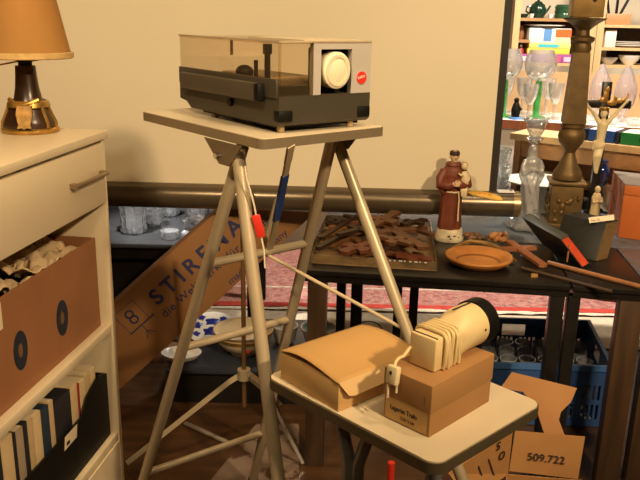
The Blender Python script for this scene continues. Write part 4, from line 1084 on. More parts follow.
b = MB(); b.lathe([(.0125, .312), (.0172, .302), (.0178, .307), (.0165, .314), (.0125, .317), (.0115, .315), (.0125, .312)], (0, -.003, 0), 24, sy=1.08); b.build('tonsure_hair', mat('hair_dark', (.045, .022, .012), .6), mk, 1)
b = MB()
for sg, x in ((-1, -.006), (1, .012)):
    b.tube([(x + sg * .010, -.036, .206), (x, -.046, .208)], [.008, .0075], 10)
    for f in range(4): b.tube([(x - sg * .002, -.047, .202 + f * .0042), (x - sg * .010, -.050, .203 + f * .0042), (x - sg * .014, -.047, .203 + f * .004)], [.0026, .0023, .0018], 8)
    b.tube([(x, -.046, .216), (x - sg * .007, -.049, .222)], [.0026, .002], 8)
b.build('hands', flesh, mk, 1, smooth=60)
b = MB(); b.tube([(-.036, -.006, .178), (-.02, -.029, .177), (0, -.034, .176), (.02, -.030, .177), (.036, -.006, .178)], .0032, 8)
b.tube([(.014, -.033, .177), (.016, -.036, .15), (.015, -.038, .11), (.016, -.038, .075)], [.003, .0028, .0028, .0034], 8)
b.build('rope_belt', mat('rope_cream', (.70, .55, .36), .7), mk, 1)
ch = MB()
ch.tube([(.034, -.030, .196), (.033, -.031, .225), (.031, -.030, .250)], [.0135, .0145, .010], 12)
ch.ball((.029, -.031, .268), (.0115, .012, .0135), 14); ch.tube([(.027, -.034, .244), (.014, -.042, .238), (.006, -.040, .246)], [.005, .0045, .004], 8); ch.tube([(.040, -.032, .243), (.046, -.036, .225), (.038, -.044, .214)], [.0055, .005, .004], 8)
ch.tube([(.030, -.034, .198), (.022, -.044, .186), (.022, -.046, .165)], [.008, .007, .004], 8); ch.tube([(.038, -.034, .198), (.034, -.046, .184), (.034, -.046, .160)], [.008, .007, .004], 8)
chm = ch.build('child_figure', mat('child_cream', (.74, .60, .36), .5, var=.08), mk, 1, fuse=(.0018, 2))
b = MB(); b.lathe([(0, .2825), (.006, .2815), (.0115, .274), (.0122, .268), (.0108, .268), (0, .275)], (.030, -.028, 0), 16); bh_ = b.build('child_hair', mat('child_hair_m', (.40, .25, .09), .6), mk, 1); bh_.parent = chm
mk.scale = (k_, k_, k_); mk.rotation_euler = (0, 0, math.radians(8))

# ---- carved bits around the dish
gt_ = mat('gilt_wood', (.36, .20, .06), .4, .2, var=.35, scale=30)
def strand(label, name, pts, r, m, cat='carving'):
    o = tag(MB().tube([X(u, v, z) for u, v, z in pts], r, 8, flat=.6).build(name, m), label, cat); return o
strand('gilded carved moulding curving behind the round wooden dish', 'gilt_moulding', [(447, 251, .008), (457, 246, .012), (470, 241.5, .015), (484, 243, .016), (498, 247.5, .012), (512, 256, .007)], [.004, .007, .009, .009, .008, .005], gt_)
strand('short gilded moulding tip pointing right beside the round wooden dish', 'gilt_moulding', [(494, 247, .022), (504, 253, .018), (516, 261, .008)], [.004, .008, .004], gt_)
b = MB(); r_ = random.Random(12); cq = X(497, 236.5, .026)
for k in range(12):
    a = r_.uniform(0, 6.28); b.ball(cq + V((r_.uniform(-.032, .032), r_.uniform(-.02, .02), r_.uniform(-.012, .022))), (r_.uniform(.008, .017), r_.uniform(.008, .012), r_.uniform(.007, .013)), 10)
b.tube([cq + V((-.034, 0, -.01)), cq + V((.034, .01, -.008))], .009, 8)
tag(b.build('carved_ornament', mat('ornament_orange', (.38, .17, .06), .5, var=.3, scale=20), fuse=(.003, 2)), 'knobbly orange brown carved ornament between the monk statue and the plain cross', 'ornament')
b = MB(); cq = X(476, 236.5, .016)
for k in range(9): b.ball(cq + V((r_.uniform(-.035, .03), r_.uniform(-.015, .015), r_.uniform(-.008, .010))), (r_.uniform(.008, .015), r_.uniform(.008, .011), r_.uniform(.006, .010)), 10)
b.tube([cq + V((-.036, 0, -.006)), cq + V((.032, .0, -.004))], .008, 8)
tag(b.build('carved_ornament', mat('ornament_dark', (.15, .07, .03), .5, var=.4, scale=20), fuse=(.003, 2)), 'dark carved ornament lying just right of the monk statue base', 'ornament')
cross('plain smooth red brown wooden cross leaning on the small black missal', X(509, 243, .012), X(543, 267, .002), .030, .125, .30, .010, mat('cross_plain', (.30, .11, .045), .45, var=.15), 1.0)
tag(MB().prism([(0, 0), (.022, .002), (.024, .012), (.013, .020), (.002, .013)], X(531, 277.5, 0), (1, 0, 0), (0, 1, 0), (0, 0, 1), .008).build('wood_chip', gt_), 'small gilded wood chip at the front edge of the black table', 'chip')
tag(MB().tube([X(548, 262.5, .008), X(700, 302, .008)], .0075, 8).build('wooden_rod', mat('rod_wood', (.30, .13, .05), .4, var=.2)), 'long red brown wooden rod lying across the tables in front of the black books', 'rod')
tag(MB().tube([X(522, 268, .006), X(612, 291.5, .006)], .0055, 8).build('wooden_rod', mat('rod_dark', (.06, .035, .02), .4, var=.2)), 'thin dark rod lying in front of the red brown one', 'rod')
# ---- missal with red page edges
A_m = ony(560, 239, 2.42); Lm = ony(521.5, 217, 2.62) - A_m; Tm = (ony(570.5, 233.5, 2.455) - A_m) * .80; Hm = onz(583, 268.8, T0) - A_m
ms_ = thing('black_missal', 'small black leather book with red page edges propped open side down beside the black slipcase', 'book', A_m + Hm)
cvm = mat('leather_black', (.013, .013, .011), .5, var=.2, scale=60, bump=.1)
u_t = Tm.normalized() * .005
b = MB(); b.hexa(A_m, Lm, u_t, Hm, bev=.001).hexa(A_m + Tm - u_t, Lm, u_t, Hm, bev=.001); b.build('cover', cvm, ms_)
MB().hexa(A_m + u_t * .2, Lm, Tm - u_t * .4, Hm * .05, bev=.001).build('spine', mat('leather_spine', (.05, .055, .045), .42, var=.1), ms_)
MB().hexa(A_m + u_t * 1.02 + Lm * .02 + Hm * .05, Lm * .96, Tm - u_t * 2.04, Hm * .92).build('page_block', mat('page_red', (.52, .06, .02), .5, var=.15, scale=40), ms_, smooth=0)
rb_ = MB(); rb0 = A_m + Tm * .4 + Hm * .25 - Lm * .004
rb_.tube([rb0, rb0 + V((-.004, -.012, -.02)), rb0 + V((-.006, -.014, -.055))], .003, 6); rb_.build('ribbon', mat('ribbon_brown', (.26, .10, .04), .6), ms_)
# ---- slipcase
R0 = onz(594.5, 267, T0) + V((.022, .060, .0006)); yt_ = R0.y + .055
Rt = ony(606.5, 223, yt_); Hs = Rt - R0
Ls = ony(564, 209.5, yt_ + .115) - Rt; Ts = ony(618.5, 224.5, yt_ + .045) - Rt
Ts.z = 0; Ls.z = 0
print('SLIP', R0, Rt, Ls, Ts, 'MISSAL', A_m, Lm, Tm, Hm)
sl = thing('black_slipcase', 'tall black book in a slipcase with a white label leaning behind the small missal', 'book', R0)
MB().hexa(R0 + Ts * .02, Ls, Ts * .96, Hs, bev=.002).build('case', cvm, sl)
MB().hexa(R0 + Ts * .06 - Ls.normalized() * .0006, Ls * .004, Ts * .88, Hs * .98).build('page_edge', mat('edge_brown', (.17, .10, .04), .5, var=.25, scale=40, stretch=(1, 1, 8)), sl, smooth=0)
wl0 = ony(589, 222, yt_ + .02)
lbw = sheet([ony(588.5, 217.5, yt_ + .02), ony(614, 214.5, yt_ + .03), ony(614.5, 219.8, yt_ + .012), ony(589.5, 223, yt_ + .002)], .0012, mat('label_white', (.80, .70, .52), .6), 'white_label', sl)
text('No. 12', .011, ony(591, 221.4, yt_ + .006) - V((0, .0014, 0)), ony(600, 220.3, yt_ + .01) - ony(591, 221.4, yt_ + .006), ZU, mat('label_gold_ink', (.40, .25, .06), .6), sl).parent = lbw
# ---- orange box at the right edge
C_o = onz(618, 237, T0); zt_o = ony(626.3, 184, C_o.y).z
Lo = (onz(603, 213.5, T0) - C_o) * .72; Ro = (onz(640, 240.2, T0) - C_o).normalized() * .20
ob_ = thing('orange_box', 'orange box with a pinkish side at the right edge behind the black books', 'box', C_o)
HO = zt_o - T0
MB().hexa(C_o, Lo, Ro, ZU * (HO * .80), bev=.001).build('box_body', mat('box_orange', (.58, .15, .03), .6, var=.1), ob_)
MB().hexa(C_o - Ro.normalized() * .0006 + Lo * .02, Lo * .96, Ro.normalized() * .0006 * -1, ZU * (HO * .98)).build('side_panel', mat('box_pink', (.50, .20, .12), .6, var=.1), ob_, smooth=0)
MB().hexa(C_o - Lo.normalized() * .004 - Ro.normalized() * .0 + ZU * (HO * .81), Lo * 1.02, Ro * 1.01, ZU * (HO * .17), bev=.001).build('lid', mat('box_orange_lid', (.62, .17, .04), .6, var=.1), ob_)
MB().hexa(C_o + ZU * (HO * .982), Lo, Ro, ZU * .003).build('lid_top', mat('lid_grey', (.20, .16, .13), .6), ob_, smooth=0)
b = MB(); lo1 = C_o - Ro.normalized() * .0016
pp = [lo1 + Lo * t + ZU * (HO * h_) for t, h_ in ((.92, .60), (.8, .66), (.74, .56), (.66, .58), (.6, .5), (.5, .52), (.44, .42), (.3, .42), (.22, .36), (.1, .34))]
b.tube(pp, .0018, 6); b.build('printed_script', mat('purple_ink', (.12, .03, .10), .6), ob_)
text('N', .026, C_o + Ro.normalized() * .082 + ZU * (HO * .50) - Lo.normalized() * .0008, Ro, ZU, ink_black, ob_, bold=.001)

# ---- tall brass lamp column
cq = onz(561.5, 225, T0)
col = thing('column_lamp', 'tall old brass column lamp on a square carved plinth behind the black books', 'lamp', cq)
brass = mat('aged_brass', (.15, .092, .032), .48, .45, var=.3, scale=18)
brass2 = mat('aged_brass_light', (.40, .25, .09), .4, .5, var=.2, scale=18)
zc_ = basis(cq); kk = depth(cq) / F
rz_ = math.radians(-10)
w1 = 30 * kk
z178 = zc_(178)
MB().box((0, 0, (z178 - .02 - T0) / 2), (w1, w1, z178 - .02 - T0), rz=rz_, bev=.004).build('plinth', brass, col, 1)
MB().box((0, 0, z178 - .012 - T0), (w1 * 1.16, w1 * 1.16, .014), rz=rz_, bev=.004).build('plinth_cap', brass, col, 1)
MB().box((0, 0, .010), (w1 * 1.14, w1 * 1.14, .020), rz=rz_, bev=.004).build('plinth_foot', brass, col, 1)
b = MB(); r_ = random.Random(5); Rr = Matrix.Rotation(rz_, 3, 'Z')
for face in range(2):
    for k in range(16):
        x = r_.uniform(-.38, .38) * w1; z = r_.uniform(.2, .85) * (z178 - T0 - .03)
        c = Rr @ (V((x, -w1 / 2, z)) if face == 0 else V((-w1 / 2, x, z))); b.ball(c, (r_.uniform(.006, .013), r_.uniform(.006, .012), r_.uniform(.008, .018)), 8)
b.build('carved_relief', brass, col, 1, fuse=(.003, 2))
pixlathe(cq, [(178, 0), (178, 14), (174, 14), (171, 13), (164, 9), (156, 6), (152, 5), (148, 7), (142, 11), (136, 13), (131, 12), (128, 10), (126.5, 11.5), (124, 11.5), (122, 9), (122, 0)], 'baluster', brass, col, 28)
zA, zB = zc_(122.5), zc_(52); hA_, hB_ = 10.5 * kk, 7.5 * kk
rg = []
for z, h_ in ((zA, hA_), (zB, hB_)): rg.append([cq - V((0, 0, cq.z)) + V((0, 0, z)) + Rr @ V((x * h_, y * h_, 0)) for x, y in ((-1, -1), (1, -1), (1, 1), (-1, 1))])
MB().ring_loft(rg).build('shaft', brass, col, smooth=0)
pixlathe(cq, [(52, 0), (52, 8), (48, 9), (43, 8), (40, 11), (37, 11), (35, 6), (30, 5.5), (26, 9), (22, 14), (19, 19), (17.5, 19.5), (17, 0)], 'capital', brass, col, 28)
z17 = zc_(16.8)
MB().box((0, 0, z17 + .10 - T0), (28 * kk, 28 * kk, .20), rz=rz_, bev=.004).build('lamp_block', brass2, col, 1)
b = MB()
for k in range(14):
    b.ball(Rr @ V((r_.uniform(-.38, .38) * 28 * kk, -14 * kk, z17 - T0 + r_.uniform(.045, .15))), (.010, .006, .012), 8)
b.build('block_relief', mat('relief_dark', (.07, .04, .02), .5, .3), col, 1, fuse=(.003, 2))

# ---- frosted glass figure candle holder
gq = onz(526, 228.5, T0); k_ = depth(gq) / F
gf = thing('glass_candle_holder', 'clear glass candle holder shaped as a draped frosted figure on a faceted foot', 'candle holder', gq)
frost = glass('frosted_glass', (.80, .80, .80), 1, .22, .62, (.60, .60, .62), (.10, .7))
fac = lambda a, z: 1 + .12 * math.cos(8 * a)
pixlathe(gq, [(226.8, 0), (226.8, 18), (224.5, 19), (219.5, 15), (215, 13), (212.5, 10), (212.5, 0)], 'faceted_foot', crystal, gf, 32, mod=fac)
z_ = basis(gq)
b = MB(); zg_ = lambda v: z_(v) - T0; hp_ = k_
b.lathe([(r * k_, zg_(v)) for v, r in [(212.5, 0), (212.5, 9.5), (206, 9), (198, 8.4), (190, 8.6), (183, 9), (177, 8.4), (171, 7.6), (166, 7.4), (162, 7.8), (158.5, 6.5), (156, 3), (155, 0)]], (0, 0, 0), 36, sy=.85, mod=lambda a, z: 1 + .16 * math.sin(4 * a + 26 * z) * max(0, min(1, (zg_(176) - z) * 25)))
b.tube([(0, 0, zg_(158)), (0, 0, zg_(150))], [3.2 * k_, 2.6 * k_], 12); b.ball((0, -.003, zg_(149.5)), (3.4 * k_, 3.6 * k_, 4.4 * k_), 14)
b.lathe([(5.0 * k_, zg_(158)), (4.8 * k_, zg_(152)), (4.0 * k_, zg_(146.5)), (1.5 * k_, zg_(144.5)), (0, zg_(144.5))], (0, .006, 0), 20)
for sg in (-1, 1):
    b.tube([(sg * 6.5 * k_, 0, zg_(160)), (sg * 9.2 * k_, -.006, zg_(167)), (sg * 8.4 * k_, -.018, zg_(173)), (sg * 2.2 * k_, -.034, zg_(168))], [2.6 * k_, 2.8 * k_, 2.4 * k_, 1.6 * k_], 10)
    b.tube([(sg * 8.6 * k_, -.004, zg_(168)), (sg * 10.4 * k_, -.004, zg_(175)), (sg * 8.6 * k_, -.008, zg_(182))], [2.4 * k_, 2.6 * k_, 1.2 * k_], 10)
for t0, t1 in ((-.7, .6), (-.2, .8), (.5, -.4)):
    b.tube([(t0 * 8 * k_, -7.6 * k_ * .9, zg_(176)), ((t0 + t1) * 4.2 * k_, -9.0 * k_ * .9, zg_(190)), (t1 * 8.5 * k_, -8.2 * k_ * .9, zg_(208))], [1.0 * k_, 1.9 * k_, 1.4 * k_], 8)
b.build('draped_figure', frost, gf, 1, fuse=(.0034, 2))
pixlathe(gq, [(143, 0), (143, 4), (140, 6), (138, 8.5), (136, 5), (134, 6), (130, 8), (124, 9), (120, 12), (118.5, 13), (118.5, 10), (124, 6), (125, 0)], 'candle_cup', crystal, gf, 24, mod=lambda a, z: 1 + .05 * math.cos(6 * a))

# ---- crucifix
cq = onz(590.5, 219, T0)
cx = thing('crucifix', 'black standing crucifix with an ivory coloured figure behind the black slipcase', 'crucifix', cq)
y0 = cq.y; kx = depth(cq) / F
def cp2(u, v, dy=0): return ony(u, v, y0 + dy)
bt = cp2(604, 82)
tb_ = 8.5 * kx
axis_b = V((cq.x, y0, T0 + .02)); bt = V((cq.x, y0, bt.z)) 
cU = lambda v: ony(600, v, y0).z
ebony = mat('ebony', (.012, .010, .009), .35, var=.2)
MB().box((0, 0, (bt.z - T0 + .02) / 2), (tb_, .018, bt.z - T0 - .018), bev=.002).build('upright', ebony, cx, 1)
MB().box((0, 0, .010), (.075, .040, .020), bev=.003).box((0, 0, .029), (.055, .034, .018), bev=.003).build('base', ebony, cx, 1)
za = cU(104); cxu = uof(V((cq.x, y0, za)))
arL, arR = (cxu - 576) * kx, (629 - cxu) * kx
MB().box(((arR - arL) / 2, -.0005, za - T0), (arL + arR, .016, 7.5 * kx), bev=.002).build('crossbeam', ebony, cx, 1)
b = MB()
for x in (-arL + .004, arR - .004): b.box((x, -.010, za - T0), (.008, .004, 7.5 * kx))
b.build('beam_tip', mat('tip_dark', (.05, .04, .03), .3, .6), cx, 1)
fy = -.022
def L_(u, v, dy=fy): q = ony(u, v, y0 + dy); return (q.x - cq.x, dy, q.z - T0)
ex = lambda v: uof(V((cq.x, y0, cU(v))))
b = MB()
def O(du, v, dy=fy): return L_(ex(v) + du, v, dy)
b.tube([O(0, 146), O(.3, 139), O(.5, 131), O(.8, 124), O(.8, 120)], [.017, .0155, .018, .022, .014], 14)
b.tube([O(-3, 123), O(-9, 114, -.018), O(-18, 104.5, -.014)], [.0105, .0075, .005], 10)
b.tube([O(4.5, 123), O(12, 114, -.018), O(22, 101, -.014)], [.0105, .0075, .005], 10)
b.tube([O(-.5, 146), O(-2.6, 156, -.034), O(-1.6, 166, -.02), O(-1, 172.5, -.018)], [.0145, .0115, .008, .006], 10)
b.tube([O(1.0, 146), O(.6, 156, -.036), O(.2, 166, -.022), O(-.2, 173.5, -.020)], [.0145, .0115, .008, .006], 10)
b.tube([O(.8, 120), O(.8, 117)], [.009, .008], 10)
b.ball(O(.3, 113.5, -.028), (.014, .015, .018), 14)
for du, v in ((-18, 104.5), (22, 101)): b.ball(O(du, v, -.014), (.0075, .005, .009), 10)
b.build('corpus', ivory, cx, 1, fuse=(.0026, 3))
b = MB()
for k in range(9):
    t = k / 8; b.ball(O(-5 + 8 * t, 143 + 3 * math.sin(t * 3) + 1.5 * t, -.034), (.010, .008, .013), 8)
b.ball(O(-6, 147, -.03), (.009, .008, .014), 8)
b.build('loincloth', mat('ivory_cloth', (.76, .60, .35), .45), cx, 1, fuse=(.003, 3))
b = MB()
b.lathe([(.012, 0), (.017, .002), (.017, .010), (.012, .012), (.012, 0)], O(.3, 110.5, -.027), 18)
for k in range(10):
    a = k * .628; c = V(O(.3, 110, -.027)); b.ball(c + V((.016 * math.cos(a), .016 * math.sin(a), .008)), .0045, 6)
b.build('hair_and_crown', gold, cx, 1)
b = MB()
for du, v, r3 in ((0, 96, (.013, .006, .026)), (1, 89.5, (.011, .006, .013)), (7, 103, (.022, .006, .012)), (15, 101, (.014, .006, .010)), (-3, 100, (.012, .006, .012)), (10, 98, (.008, .005, .010))): b.ball(O(du, v, -.012), r3, 10)
b.tube([O(17, 101, -.012), O(22, 96, -.012), O(22.5, 92, -.012)], [.006, .005, .003], 8)
b.build('gilt_scroll', mat('gilt_bright', (.48, .26, .07), .35, .5, var=.3, scale=40), cx, 1, fuse=(.003, 2))
# small ivory figurine before the crucifix foot
iq = onz(590, 216, T0) + V((-.025, -.115, 0)); ki = depth(iq) / F
ig = thing('ivory_figurine', 'small pale ivory figurine of a robed woman at the foot of the crucifix', 'figurine', iq)
zi = basis(iq)
b = MB(); hz_ = zi(186) - T0
b.lathe([(0, 0), (.024, 0), (.024, .008), (.020, .012), (.021, .04), (.019, .07), (.020, hz_ * .70), (.014, hz_ * .80), (.008, hz_ * .83), (0, hz_ * .83)], seg=20, sy=.8, mod=lambda a, z: 1 + .06 * math.sin(6 * a))
b.ball((0, -.002, hz_ * .91), (.012, .012, .015), 12); b.tube([(-.017, -.004, hz_ * .7), (-.016, -.018, hz_ * .58), (0, -.022, hz_ * .62)], [.007, .006, .004], 8); b.tube([(.017, -.004, hz_ * .7), (.016, -.018, hz_ * .58), (0, -.022, hz_ * .62)], [.007, .006, .004], 8)
b.build('figure', mat('figurine_ivory', (.66, .50, .27), .5, var=.08), ig, 1, fuse=(.002, 2))

# ---- platter on a foot, crystal stack, blue vase, glass plate, red book
pq = ony(541, 183, 3.17); pq0 = V((pq.x, pq.y, T0))
pt = thing('white_platter', 'white oval platter on a low foot behind the brass column lamp', 'platter', pq0)
kp = depth(pq) / F; hp = pq.z - T0
MB().lathe([(0, 0), (.06, 0), (.055, .008), (.03, .02), (.03, hp - .014), (.09, hp - .008), (36 * kp, hp + .010), (36.5 * kp, hp + .014), (35 * kp, hp + .014), (.09, hp - .002), (0, hp - .003)], seg=40, sy=.9).build('platter_body', mat('china_green_white', (.74, .76, .66), .2, var=.03), pt, 1)
sq_ = V((ony(497, 192, 3.06).x, 3.06, T0)); 
stk = thing('crystal_bowl', 'stack of cut crystal bowls behind the right border of the projection screen', 'bowl stack', sq_)
ks = depth(sq_) / F
for i, (va, vb) in enumerate(((198, 184), (186, 174), (175, 164), (165, 148))):
    pixlathe(sq_, [(va, 0), (va, 6), ((va + vb) / 2 + 2, 9), (vb, 11), (vb, 10), (va - 2, 5), (va - 2, 0)], 'bowl', crystal, stk, 24, mod=lambda a, z: 1 + .06 * math.cos(12 * a))
bq = V((ony(601, 170, 3.12).x, 3.12, T0))
bv = thing('blue_vase', 'dark blue glass vase behind the crucifix', 'vase', bq)
pixlathe(bq, [(199, 0), (199, 5), (196, 5), (188, 3), (182, 7), (175, 9), (168, 8), (163, 5), (161, 6), (160, 6), (161, 4), (170, 6), (180, 4), (181, 0)], 'vase_body', glass('blue_glass', (.10, .16, .42), 1, .05, .5, (.02, .05, .22), (.08, .7)), bv)
gq = onz(608, 212, T0); gp_ = thing('crystal_plate', 'pale cut glass plate leaning behind the slipcase beside the orange box', 'plate', gq)
Rt_ = Matrix.Rotation(math.radians(68), 3, 'X')
kg = depth(gq) / F
MB().lathe([(0, 0), (10 * kg, 0), (13.5 * kg, .006), (14 * kg, .010), (13.5 * kg, .011), (10 * kg, .004), (0, .004)], V((.0, 0, 13 * kg)), 36, X=Rt_ @ V((1, 0, 0)), Y=Rt_ @ V((0, 1, 0)), Z=Rt_ @ V((0, 0, 1)), mod=lambda a, z: 1 + .03 * math.cos(18 * a)).build('plate_body', glass('pale_glass', (.8, .82, .74), 1, .06, .45, (.66, .66, .52), (.1, .7)), gp_, 1)

# ================================================================== CUT GLASS ON THE LOW SIDEBOARD
def cut(n, amp): return lambda a, z: 1 + amp * math.cos(n * a) + amp * .6 * math.sin(90 * z + n * a * .5)
cry2 = glass('cut_crystal', (.86, .88, .90), 1, .10, .48, (.90, .92, .95), (.2, .95), 1.0, 45)
SBZ = .5008
for label, u, v, prof, nm, cat in (
    ('tall cut glass vase standing leftmost on the low black sideboard', 134, 236, [(0, 11), (4, 13), (12, 12), (30, 14), (55, 17), (75, 19)], 'glass_vase', 'vase'),
    ('small cut glass bowl between the two vases at the left of the low sideboard', 153, 229, [(0, 7), (2, 9), (8, 11), (22, 15)], 'glass_bowl', 'bowl'),
    ('thick round cut glass cup behind the small bowl on the low sideboard', 168, 219, [(0, 9), (3, 11), (14, 12), (26, 13)], 'glass_cup', 'cup'),
    ('cut glass compote with a wide foot at the front of the low sideboard', 194, 238, [(0, 13), (3, 13), (8, 6), (13, 11), (16, 12), (20, 5), (28, 7), (40, 16), (52, 20)], 'glass_compote', 'compote'),
    ('low faceted glass ashtray in front of the compote on the low sideboard', 170, 242, [(0, 8), (3, 9), (8, 9)], 'glass_ashtray', 'ashtray'),
    ('wide cut glass bowl half hidden behind the leaning long carton', 226, 225, [(0, 9), (3, 10), (10, 15), (24, 19), (40, 22)], 'glass_bowl', 'bowl'),
    ('cut glass jug standing at the back of the low sideboard', 197, 219, [(0, 9), (8, 11), (28, 12), (40, 9), (50, 10)], 'glass_jug', 'jug'),
    ('cut glass beaker farthest right on the low sideboard behind the carton', 264, 230, [(0, 9), (3, 10), (12, 11), (38, 14)], 'glass_beaker', 'beaker')):
    q = onz(u, v - 4, SBZ); t = thing(nm, label, cat, q); k = depth(q) / F
    pr_ = [(hw * k, dv * k * 1.0) for dv, hw in prof]
    full = [(0, 0)] + pr_ + [(pr_[-1][0] - .004, pr_[-1][1])] + [(max(.003, r - .006), z + .006) for r, z in reversed(pr_[:-1])] + [(0, .008)]
    MB().lathe(full, seg=40, mod=cut(10, .05)).build('glass_body', cry2, t, 1)
# ================================================================== BACKGROUND, RIGHT
# wooden rack behind the tables
rk0 = V((ony(511, 180, 3.46).x, 3.46, T0)); rd = V((.80, -.60, 0)).normalized(); rn = V((.60, .80, 0))
zt = ony(511, 133, 3.46).z
rk = thing('wooden_rack', 'low wooden rack standing on the rear table behind the crucifix', 'rack', rk0)
RLn = .72
def rhx(a, d, z0, la, ld, lz): return MB().hexa(rk0 + rd * a + rn * d + ZU * (z0 - T0), rd * la, rn * ld, ZU * lz, bev=.002)
rhx(-.02, -.01, zt - .030, RLn, .22, .030).build('top_board', wood_light, rk)
rhx(0, 0, T0, .028, .20, zt - .0305 - T0).build('side_post', wood_mid, rk)
rhx(RLn - .05, 0, T0, .028, .20, zt - .0305 - T0).build('side_post', wood_mid, rk)
rhx(.029, .014, zt - .105, RLn - .08, .016, .074).build('front_rail', wood_mid, rk)
rhx(.029, .03, T0 + .07, RLn - .08, .16, .016).build('lower_board', wood_mid, rk)
rhx(.029, .19, T0, RLn - .08, .010, zt - T0 - .031).build('back_panel', wood_mid, rk)
tag(rhx(.05, .05, T0 + .0870, .13, .09, .022).build('folded_cloth', paper), 'folded cream cloth lying on the lower board of the wooden rack', 'cloth')
for a, l, m, lb in ((.300, .022, bk, 'black book on the wooden rack at the left of the blue one'), (.325, .11, mat('file_blue', (.02, .08, .38), .4), 'bright blue book lying on top of the wooden rack'), (.440, .016, bk, 'narrow black book between the blue and the green one on the rack'), (.462, .17, mat('file_green', (.01, .20, .05), .4), 'bright green box file lying on top of the wooden rack')):
    bb = thing('book', lb, 'book', rk0 + rd * a + rn * .01 + ZU * (zt - T0 + .0006), math.atan2(rd.y, rd.x))
    MB().box((l / 2, .07, .025), (l, .14, .050), bev=.0015).build('cover', m, bb, 1)
    MB().box((l / 2, .0745, .025), (l - .003, .132, .0502)).build('page_block', paper, bb, 1, 0) if l > .1 else None
    if m.name == 'file_green': MB().box((l * .5, -.0004, .025), (.022, .001, .018)).build('spine_emblem', mat('dark_green', (.005, .08, .02), .5), bb, 1, 0)

# sideboard with glassware behind
sb0 = ony(503, 120, 4.15); sd_ = az(-20); sn = az(70)
SBL, SBD = 1.7, .50
sb0 = V((sb0.x, sb0.y, 0)) - sd_ * .15; ztb = ony(503, 119.5, 4.15).z
sbd = thing('sideboard', 'white sideboard with a red brown edge carrying drinking glasses in the bright background', 'sideboard', sb0)
MB().hexa(sb0 + ZU * (ztb - .03), sd_ * SBL, sn * SBD, ZU * .03, bev=.002).build('top', white_china, sbd)
MB().hexa(sb0 - sn * .008 + ZU * (ztb - .046), sd_ * SBL, sn * .008, ZU * .046).build('edge_strip', wood_red, sbd, smooth=0)
MB().hexa(sb0 + sd_ * .02 + sn * .02 + ZU * .08, sd_ * (SBL - .04), sn * (SBD - .03), ZU * (ztb - .111)).build('body', white_china, sbd, smooth=0)
for s, d in ((.05, .04), (SBL - .10, .04), (.05, SBD - .08), (SBL - .10, SBD - .08)):
    MB().hexa(sb0 + sd_ * s + sn * d + ZU * .0185, sd_ * .05, sn * .04, ZU * .061).build('leg', wood_red, sbd, smooth=0)
MB().hexa(sb0 + sd_ * .01 + sn * (SBD - .015) + ZU * (ztb + .0005), sd_ * (SBL - .02), sn * .015, ZU * .235).build('back_board', mat('beige_board', (.44, .27, .13), .7, var=.05), sbd, smooth=0)
GZ = ztb + .0008
def gpos(u, d):
    o = sb0 + sn * d + ZU * GZ
    return o + sd_ * solve_u(o - sd_ * .6, sd_, u, 3.0) - sd_ * .6
grn = glass('green_glass', (.25, .75, .30), 1, .05, .35, (.10, .60, .16), (.1, .7))
wgl = glass('bright_glass', (.88, .87, .86), 1, .04, .12, (1, .98, .95), (.08, .85))
def goblet(label, u, v, prof, stem=None, cat='glass', name='wine_glass', bm=wgl):
    q = gpos(u, v); t = thing(name, label, cat, q); k = depth(q) / F * 1.05
    st = [(hw * k, dv * k) for dv, hw in prof]
    cut_ = stem or 0
    foot_ = [(r, z) for r, z in st if z <= cut_ * k + 1e-6]; bowl = [(r, z) for r, z in st if z >= cut_ * k - 1e-6]
    if stem: MB().lathe([(0, 0)] + foot_ + [(0, foot_[-1][1])], seg=24).build('stem', grn if bm is wgl and stem > 20 else bm, t, 1)
    full = ([(0, bowl[0][1])] if stem else [(0, 0)]) + bowl + [(max(.001, r - .0016), z) for r, z in reversed(bowl)][:-1] + [(0, bowl[0][1] + .004)]
    MB().lathe(full, seg=28).build('bowl', bm, t, 1); return t
big = [(0, 9), (1.5, 9), (3, 3.2), (10, 3.4), (30, 3.4), (34, 3), (35.5, 6), (39, 11), (44, 14), (50, 15), (56, 14), (63, 11)]
goblet('large round wine glass with a green stem, right of the screen border', 535.5, .15, big, 34)
goblet('large round wine glass with a green stem, cut off by the screen border', 502, .12, big, 34)
sm = [(0, 6), (1.5, 6), (3, 1.6), (14, 1.8), (15, 3), (22, 6), (32, 7.5), (34, 7.6)]
goblet('small clear stem goblet beside the beige board right of the green stemmed glass', 553, .14, sm, 14)
goblet('small clear stem goblet between the two green stemmed glasses', 521.5, .30, sm, 14)
goblet('clear stem goblet half hidden behind the large green stemmed glass', 545, .34, sm, 14)
goblet('clear stem goblet at the front left just beside the screen border', 505, .36, sm, 14)
goblet('clear stem goblet standing directly before the large green stemmed glass', 528, .045, sm, 14)
fg = thing('dark_figurine', 'tiny dark figurine with a blue base among the green stemmed glasses', 'figurine', gpos(515, .05))
b = MB(); b.lathe([(0, .012), (.022, .012), (.026, .05), (.016, .085), (.008, .09), (0, .09)], seg=14); b.ball((0, 0, .102), .015, 10); b.tube([(.015, 0, .07), (.03, -.01, .05)], .006, 8)
b.build('figure', black_pl, fg, 1, fuse=(.004, 2)); MB().lathe([(0, 0), (.034, 0), (.034, .012), (0, .012)], seg=16).build('base', mat('base_blue', (.1, .25, .6), .4), fg, 1)
tul = [(0, 5), (2, 6), (6, 3), (10, 5), (16, 9), (24, 11), (32, 9.5), (40, 5.5), (47, 1)]
